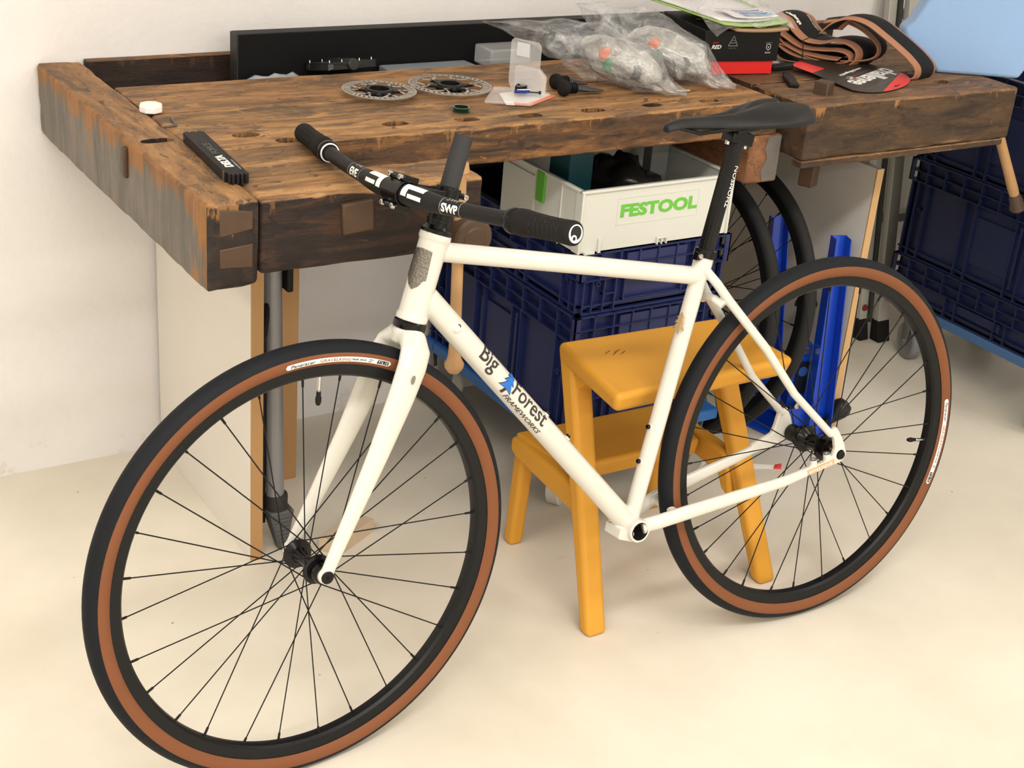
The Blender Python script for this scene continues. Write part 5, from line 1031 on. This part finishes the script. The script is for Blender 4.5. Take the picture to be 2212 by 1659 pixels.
# black and red carton
A0 = V((1.996, 2.348, Z)); eu_ = V((.9825, -.1861, 0)); ev_ = V((.1861, .9825, 0))
bxm = Matrix(((eu_.x, ev_.x, 0, A0.x), (eu_.y, ev_.y, 0, A0.y), (0, 0, 1, Z), (0, 0, 0, 1)))
ct = thing('carton', A0, 'black lidded carton with red base and small white logos on the bench', 'box', mw=bxm)
obj('base', M().box((0, 0, 0), (.170, .185, .086)), mat('carton_red', (214, 36, 34), .45), ct, bevel=.0015)
lid = obj('lid', M().box((-.005, -.005, .029), (.176, .191, .094)), mat('carton_black', (18, 18, 19), .42, spec=.25, var=.04), ct, bevel=.0015)
pf = plane_fn((0, -.0052, 0), (1, 0, 0), (0, 0, 1))
text('lettering', 'RED', .0115, white_ink, lid, lambda x, y, z: pf(x + .012, y + .056, z), 'LEFT', shear=.3, off=.0002, sx=1.05)
text('lettering', 'SRAM', .0038, mat('red_ink', (206, 50, 50), .5), lid, lambda x, y, z: pf(x + .014, y + .0675, z), 'LEFT', shear=.2, sx=1.4)
m = M(); T_ = [(.052, .062), (.074, .062), (.063, .083)]
for a, b_ in zip(T_, T_[1:] + T_[:1]): m.tube([pf(a[0], a[1], .0003), pf(b_[0], b_[1], .0003)], .0006, 6)
for k in (.3, .55): m.tube([pf(.052 + .011 * k * 1, .062 + .021 * k, .0003), pf(.074 - .011 * k, .062 + .021 * k, .0003)], .0005, 6)
obj('triangle_emblem', m, grey_ink, lid)
text('lettering', 'DUB POWER', .0033, mat('dim_print', (92, 90, 88), .5), lid, lambda x, y, z: pf(x + .063, y + .056, z), 'CENTER')
text('lettering', 'ROAR', .0040, white_ink, lid, lambda x, y, z: pf(x + .150, y + .046, z), 'CENTER', spacing=1.4)
text('lettering', 'ROCK IT', .0032, grey_ink, lid, lambda x, y, z: pf(x + .150, y + .067, z), 'CENTER', spacing=1.3)
m = M(); S_ = [(.145, .064), (.150, .0655), (.155, .064), (.155, .057), (.150, .0525), (.145, .057)]
for a, b_ in zip(S_, S_[1:] + S_[:1]): m.tube([pf(a[0], a[1], .0003), pf(b_[0], b_[1], .0003)], .0005, 6)
m.lathe([(.0014, 0), (.0001, .0006)], pf(.150, .059, 0), (0, -1, 0), 12); obj('shield_emblem', m, white_ink, lid)
text('lettering', 'SRAM', .004, white_ink, lid, plane_fn((.030, .105, .0941), (1, 0, 0), (0, 1, 0)), 'LEFT', spacing=1.3)
pl = plane_fn((-.0052, .06, 0), (0, -1, 0), (0, 0, 1)); text('lettering', 'ETAP AXS', .006, grey_ink, lid, lambda x, y, z: pl(x, y + .062, z), 'LEFT')
# postal pack on the carton
pk = thing('postal_pack', (2.05, 2.40, .956), 'clear plastic pack with white papers and green card on top of the black carton', 'packaging', mw=Matrix.Identity(4))
gm = mat('lime_card', (150, 186, 92), .5); zz = Z + .0985
def sheet(name, pts, z, th, mm, parent=pk, bend=.0):
    m = M(); n = 10; a, b_, c, d = [V(p + (0,)) for p in pts]; vs = []
    for j in range(n + 1):
        for i in range(n + 1):
            u, v = i / n, j / n; p = (a.lerp(b_, u)).lerp(d.lerp(c, u), v); p.z = z + bend * ((2 * u - 1) ** 2) + .0015 * noise.noise(p * 20); vs.append(p)
    fs = [(j * (n + 1) + i, j * (n + 1) + i + 1, (j + 1) * (n + 1) + i + 1, (j + 1) * (n + 1) + i) for j in range(n) for i in range(n)]
    o = obj(name, m.add(vs, fs), mm, parent); so = o.modifiers.new('t', 'SOLIDIFY'); so.thickness = th; return o
sheet('brown_board', [(2.035, 2.300), (2.165, 2.285), (2.205, 2.470), (2.060, 2.520)], zz + .004, .006, mat('brown_board', (158, 128, 96), .6), bend=.003)
sheet('green_card', [(2.000, 2.300), (2.170, 2.292), (2.225, 2.520), (2.000, 2.560)], zz + .012, .002, gm, bend=.006)
sheet('paper', [(2.010, 2.330), (2.150, 2.318), (2.200, 2.540), (2.015, 2.570)], zz + .018, .004, mat('paper_white', (232, 228, 232), .5), bend=.004)
sheet('paper', [(2.045, 2.322), (2.155, 2.312), (2.175, 2.400), (2.060, 2.410)], zz + .0235, .001, mat('paper_white', (232, 228, 232), .5), bend=.003)
for k, (y, c, h) in enumerate(((2.335, (120, 176, 220), .010), (2.352, (70, 80, 150), .004), (2.366, (150, 150, 200), .004), (2.380, (70, 80, 150), .003))): sheet('printed_line', [(2.082, y), (2.152, y - .008), (2.154, y - .008 + h), (2.084, y + h)], zz + .0255, .0006, mat('print_blue_%s' % 'abcd'[k], c, .5), bend=.001)
m = M(); vs = []; n = 22
for j in range(n + 1):
    for i in range(n + 1):
        u, v = i / n, j / n; p = V((1.985 + .21 * u + .05 * v, 2.282 + .02 * (1 - u) + .30 * v, zz + .028 + .012 * sin(pi * v) + .010 * noise.noise(V((u * 5, v * 5, 2))) - .020 * (2 * abs(u - .5)) ** 6 - .016 * (1 - v) ** 8)); vs.append(p)
obj('clear_sleeve', M().add(vs, [(j * (n + 1) + i, j * (n + 1) + i + 1, (j + 1) * (n + 1) + i + 1, (j + 1) * (n + 1) + i) for j in range(n) for i in range(n)]), film, pk, angle=180)
vs = [V((2.10 + .12 * u + .02 * v, 2.44 + .05 * u, zz + .03 + .10 * v + .012 * noise.noise(V((u * 4, v * 4, 9))))) + V((0, .03 * sin(u * 7 + v * 3), 0)) for v in [j / n for j in range(n + 1)] for u in [i / n for i in range(n + 1)]]
obj('clear_sleeve', M().add(vs, [(j * (n + 1) + i, j * (n + 1) + i + 1, (j + 1) * (n + 1) + i + 1, (j + 1) * (n + 1) + i) for j in range(n) for i in range(n)]), film, pk, angle=180)
# black tool beside the carton
t = thing('tyre_lever_tool', (2.19, 2.28, Z), 'black flat handled tool lying between the carton and the square bench dog', 'tool', mw=Matrix.Identity(4))
m = M(); m.prism([(-.012, 0), (.010, .002), (.012, .085), (.002, .118), (-.008, .112), (-.013, .08)], (2.126, 2.200, Z), (.84, -.54, 0), (.54, .84, 0), (0, 0, .009)); obj('handle', m, black_satin, t, bevel=.003)
obj('cross_head', M().obox((2.195, 2.322, Z + .012), (.050, -.012, .004), (.006, .020, 0), (0, 0, .014)), black_satin, t, bevel=.004)
m = M(); vs = [V((2.175 + .05 * u, 2.335 + .05 * v, Z + .002 + .045 * v * (1 - .6 * u) + .006 * noise.noise(V((u * 5, v * 5, 4))))) for v in [j / 10 for j in range(11)] for u in [i / 10 for i in range(11)]]
o = obj('film_scrap', M().add(vs, [(j * 11 + i, j * 11 + i + 1, (j + 1) * 11 + i + 1, (j + 1) * 11 + i) for j in range(10) for i in range(10)]), film, None, angle=180); tag(o, 'crumpled clear film scrap between the carton and the folded tyres', 'film')
# folded tyres
tan2 = mat('tan_casing', (158, 110, 82), .65, bump=.1, bscale=300, var=.1); blk2 = mat('folded_tread', (30, 30, 32), .62, spec=.15, bump=.2, bscale=400)
RD = V((.804, -.595, 0)); RW = V((.595, .804, 0))
def smooth_prof(prof, K=6):
    P_ = []
    for i in range(len(prof) - 1):
        for k in range(K):
            t_ = k / K; p0 = V(prof[max(0, i - 1)]); p1 = V(prof[i]); p2 = V(prof[i + 1]); p3 = V(prof[min(len(prof) - 1, i + 2)])
            P_.append(.5 * ((2 * p1) + (p2 - p0) * t_ + (2 * p0 - 5 * p1 + 4 * p2 - p3) * t_ * t_ + (3 * p1 - p0 - 3 * p2 + p3) * t_ ** 3))
    return P_ + [V(prof[-1])]
def rib_point(P_, i, frac, c, Q, wd, skew, lift=0):
    a, b_ = P_[max(0, i - 1)], P_[min(len(P_) - 1, i + 1)]; d = (b_ - a).normalized(); nr = V((-d.y, d.x)); p = P_[i].lerp(P_[min(len(P_) - 1, i + 1)], frac)
    bow = .007 * (1 - (2 * c - 1) ** 2) + lift; p = p + nr * bow
    q = V(Q) + RD * (p.x + skew * c) + RW * (wd * c); q.z = max(Z + .0012, H + p.y); return q
def ribbon(parent, prof, Q, wd, skew, name='band'):
    """a flattened tyre band following prof (s,z); tread centre, tan edges"""
    P_ = smooth_prof(prof); cols = [0, .06, .12, .20, .30, .5, .70, .80, .88, .94, 1]; vs = [rib_point(P_, i, 0, c, Q, wd, skew) for i in range(len(P_)) for c in cols]
    W2 = len(cols); m = M()
    for i in range(len(P_) - 1):
        for j in range(W2 - 1): m.f.append((i * W2 + j, i * W2 + j + 1, (i + 1) * W2 + j + 1, (i + 1) * W2 + j)); m.mi.append(0 if cols[j] >= .199 and cols[j + 1] <= .801 else 1)
    m.v = [tuple(v) for v in vs]
    o = obj(name, m, [blk2, tan2], parent, angle=180); so = o.modifiers.new('t', 'SOLIDIFY'); so.thickness = .0022; so.offset = 0; return o, P_
def on_rib(P_, i0, c0, Q, wd, skew, lift=.0016):
    def fn(x, yy, z):
        i = i0
        while i < len(P_) - 2 and x > (P_[i + 1] - P_[i]).length: x -= (P_[i + 1] - P_[i]).length; i += 1
        return rib_point(P_, i, x / max(1e-6, (P_[i + 1] - P_[i]).length), c0 + yy / wd, Q, wd, skew, lift + z)
    return fn
Q1 = (2.2675, 2.3975, 0); tt = thing('folded_tyre', (2.33, 2.38, Z), 'folded tan and black tyre bundle tied with string, nearer the black carton', 'tyre', 'folded tyres on the bench', mw=Matrix.Identity(4))
b1, P1 = ribbon(tt, [(-.040, .088), (-.036, .100), (-.009, .092), (.011, .070), (.038, .052), (.074, .049), (.103, .056), (.133, .053), (.154, .040), (.156, .020), (.139, .003)], Q1, .088, .070)
ribbon(tt, [(-.038, .090), (-.030, .072), (-.006, .056), (.035, .036), (.080, .034), (.115, .036), (.138, .030), (.143, .019), (.128, .012), (.09, .010), (.04, .022), (.0, .040), (-.028, .062)], Q1, .084, .060)
ribbon(tt, [(-.028, .058), (-.012, .034), (.02, .018), (.06, .012), (.10, .006), (.122, .003), (.09, .002), (.03, .004), (-.01, .010), (-.024, .028), (-.010, .040), (.03, .026), (.08, .018), (.12, .016)], Q1, .084, .055)
text('lettering', 'challenge', .0120, white_ink, b1, on_rib(P1, 8, .26, Q1, .088, .070), 'LEFT', wrap=.006, ext=.0001, off=.0003, sx=.9)
text('lettering', 'PARIS ROUBAIX  700x27', .0070, white_ink, b1, on_rib(P1, 12, .70, Q1, .088, .070), 'LEFT', wrap=.006, ext=.0001, sx=.9)
sa = [rib_point(P1, 24, 0, c, Q1, .088, .070, .0022) for c in (-.01, .2, .5, .8, 1.01)]
obj('string', M().tube(sa, .0011, 6).tube([sa[0], sa[0] + V((.002, -.002, -.02)), V((sa[0].x + .004, sa[0].y - .003, Z + .002))], .0011, 6), mat('dark_string', (40, 34, 34), .7), tt)
Q2 = (2.4547, 2.1859, 0); tt2 = thing('folded_tyre', (2.40, 2.26, Z), 'folded tan and black tyre arching over the hang card next to the blue pad', 'tyre', 'folded tyres on the bench', mw=Matrix.Identity(4))
ribbon(tt2, [(-.215, .082), (-.193, .105), (-.160, .118), (-.120, .111), (-.080, .088), (-.046, .066), (-.017, .045), (.003, .024), (.001, .006), (-.02, .002), (-.05, .003)], Q2, .070, .058)
ribbon(tt2, [(-.200, .094), (-.160, .100), (-.115, .086), (-.078, .058), (-.075, .035), (-.10, .022), (-.15, .016)], (2.49, 2.235, 0), .060, .03)
hc = thing('hang_card', (2.35, 2.2, Z), 'black and red oval hang card with white lettering lying under the folded tyres', 'card', mw=Matrix.Identity(4))
C0 = V((2.262, 2.088, Z + .001)); cu_ = V((2.525 - 2.255, 2.235 - 2.120, 0)).normalized(); cv_ = V((-cu_.y, cu_.x, 0)); cx = V((2.245, 2.105, Z + .0012))
def cardp(u, v, z=0): return cx + cu_ * u + cv_ * v + V((0, 0, z + .010 * max(0, v) / .2))
W3, Hc = .270, .250
out = []
for k in range(25):
    a = pi + pi * k / 24; out.append((W3 / 2 + W3 / 2 * .96 * cos(a), .040 + .062 * sin(a)))
out += [(W3 * .99, .16), (W3 * .85, .22), (.070, .215), (.052, .150)]
m = M(); n = len(out); vs = [cardp(u, v) for u, v in out] + [cardp(u, v, .0012) for u, v in out]
m.add(vs, [tuple(range(n - 1, -1, -1)), tuple(range(n, 2 * n))] + [(i, (i + 1) % n, n + (i + 1) % n, n + i) for i in range(n)]); cdo = obj('card', m, mat('card_brown_black', (52, 44, 40), .4), hc)
rr_ = [p for p in out[:25] if p[1] < -.019 + .20 * p[0]]
m = M(); n = len(rr_); vs = [cardp(u, v, .0014) for u, v in rr_]; m.add(vs, [tuple(range(n))]); obj('red_tip', m, mat('card_red', (226, 52, 48), .4), cdo, smooth=False)
m = M(); m.add([cardp(u, v, .0014) for u, v in ((.053, .152), (.070, .214), (.125, .214), (.118, .152))], [(0, 1, 2, 3)]); obj('red_corner', m, mat('card_red', (226, 52, 48), .4), cdo, smooth=False)
m = M(); m.add([cardp(u, v, .0016) for u, v in ((.120, -.012), (.150, -.012), (.150, -.008), (.139, -.008), (.137, -.003), (.133, -.003), (.131, -.008), (.120, -.008))], [tuple(range(8))]); obj('euro_slot', m, black_ink, cdo, smooth=False)
text('lettering', 'challenge', .062, white_ink, cdo, lambda x, y, z: cardp(.160 - x, .074 - y, .0015 + z), 'CENTER', off=.0012, sx=.90)
text('lettering', 'www.challengetech.it', .0115, white_ink, cdo, lambda x, y, z: cardp(.150 - x, .108 - y, .0015 + z), 'CENTER', sx=1.15)
m = M()
for (u0, u1, v, th) in ((.04, .22, .086, .0007), (.04, .20, .020, .0006)): m.add([cardp(u0, v, .0015), cardp(u1, v, .0015), cardp(u1, v + th, .0015), cardp(u0, v + th, .0015)], [(0, 1, 2, 3)])
obj('rule', m, grey_ink, cdo, smooth=False)
for u0, u1, mm in ((.130, .165, white_ink), (.090, .128, MATS['card_red'])): obj('rule', M().add([cardp(u0, .073, .0015), cardp(u1, .073, .0015), cardp(u1, .0755, .0015), cardp(u0, .0755, .0015)], [(0, 1, 2, 3)]), mm, cdo, smooth=False)
# light blue cloth covered pad standing at the right end
P0 = V((2.577, 2.227, Z)); pu = V((.8556, -.5177, 0)); pn = V((.5177, .8556, 0))
cloth = mat('light_blue_cloth', (140, 172, 214), .8, bump=.25, bscale=700, sheen=.2)
poly = [(.004, .0), (-.040, .034), (-.087, .075), (-.088, .092), (-.070, .110), (-.047, .160), (-.010, .26), (.06, .40), (.30, .42), (.26, .22), (.225, .10), (.200, .02), (.190, .0)]
o = obj('seat_pad', M().prism(poly, P0, pu, (0, 0, 1), pn * .06), cloth, None, bevel=.012, bseg=4); tag(o, 'large light blue cloth covered pad standing upright on the right end of the bench', 'pad')
# things in the tray
lb = thing('black_box', (1.09, 2.62, .79), 'long matt black box lying in the tray along the wall', 'box', mw=Matrix.Identity(4))
obj('body', M().box((1.073, 2.632, .791), (2.22, 2.668, .924)), mat('long_box_black', (14, 14, 15), .5, spec=.2, var=.05), lb, bevel=.0015)
obj('end_cap', M().box((1.0705, 2.633, .791), (1.0735, 2.667, .9235)), mat('end_black', (36, 35, 34), .5), lb)
for z in (.815, .845, .872, .9): obj('staple', M().box((1.0695, 2.636 + (z * 100 % 3) * .006, z), (1.0706, 2.640 + (z * 100 % 3) * .006, z + .006)), mat('brass_staple', (120, 96, 50), .4, metal=.8), lb)
pd = thing('pedal', (1.29, 2.60, .80), 'black flat pedal with steel pins lying in the tray behind the brake discs', 'pedal', mw=T3((1.272, 2.590, .866)) @ Matrix.Rotation(.10, 4, 'Z') @ Matrix.Rotation(-.22, 4, 'X')); Wp = WM[pd.name]
m = M(); m.box((-.055, -.045, -.008), (-.042, .045, .006)); m.box((.042, -.045, -.008), (.055, .045, .006)); m.box((-.055, -.045, -.008), (.055, -.030, .006)); m.box((-.055, .030, -.008), (.055, .045, .006)); m.tube([(0, -.05, 0), (0, .05, 0)], .012, 18); m.tube([(-.045, 0, -.001), (.045, 0, -.001)], .006, 10)
obj('platform', m, mat('pedal_black', (36, 37, 38), .4), pd, Wp, bevel=.002)
for x in (-.048, -.02, .02, .048):
    for y in (-.038, .038): obj('pin', M().lathe([(.0016, .006), (.0016, .011), (.0001, .0112)], (x, y, 0), (0, 0, 1), 8), steel, pd, Wp)
o = obj('support_tin', M().box((1.20, 2.552, .7905), (1.36, 2.628, .840)), mat('dark_tin', (30, 30, 32), .5), None, bevel=.003); tag(o, 'dark flat tin in the tray under the black pedal', 'tin')
o = obj('metal_slab', M().prism([(1.375, 2.556), (1.565, 2.556), (1.582, 2.570), (1.578, 2.626), (1.375, 2.626)], (0, 0, .7905), (1, 0, 0), (0, 1, 0), (0, 0, .060)), mat('blue_grey_tin', (126, 134, 142), .45, var=.08, vscale=40), None, bevel=.003); tag(o, 'flat grey blue metal case in the tray behind the larger brake disc', 'case')
t = thing('clear_case', (1.60, 2.56, .79), 'transparent black based plastic case in the tray behind the blister pack', 'case', mw=Matrix.Identity(4))
obj('base', M().box((1.600, 2.555, .7905), (1.700, 2.625, .845)), black_satin, t, bevel=.003); obj('cover', M().box((1.600, 2.555, .8455), (1.700, 2.625, .885)), clear, t, bevel=.004)
m = M(); vs = [V((1.060 + .16 * u, 2.556 + .06 * v, .846 + .008 * noise.noise(V((u * 6, v * 5, 1))) - .02 * (2 * abs(u - .5)) ** 4)) for v in [j / 12 for j in range(13)] for u in [i / 12 for i in range(13)]]
o = obj('film_bag', M().add(vs, [(j * 13 + i, j * 13 + i + 1, (j + 1) * 13 + i + 1, (j + 1) * 13 + i) for j in range(12) for i in range(12)]), mat('grey_foil_bag', (170, 176, 180), .3, bump=.6, bscale=60), None, angle=180); so = o.modifiers.new('t', 'SOLIDIFY'); so.thickness = .03; so.offset = 1 if False else -1; tag(o, 'crumpled grey foil bag in the tray at the left end of the black box', 'bag')
o = obj('stretch_wrap', M().box((1.5, 2.56, .79), (1.5001, 2.5601, .7901)), film, None); bpy.data.objects.remove(o)
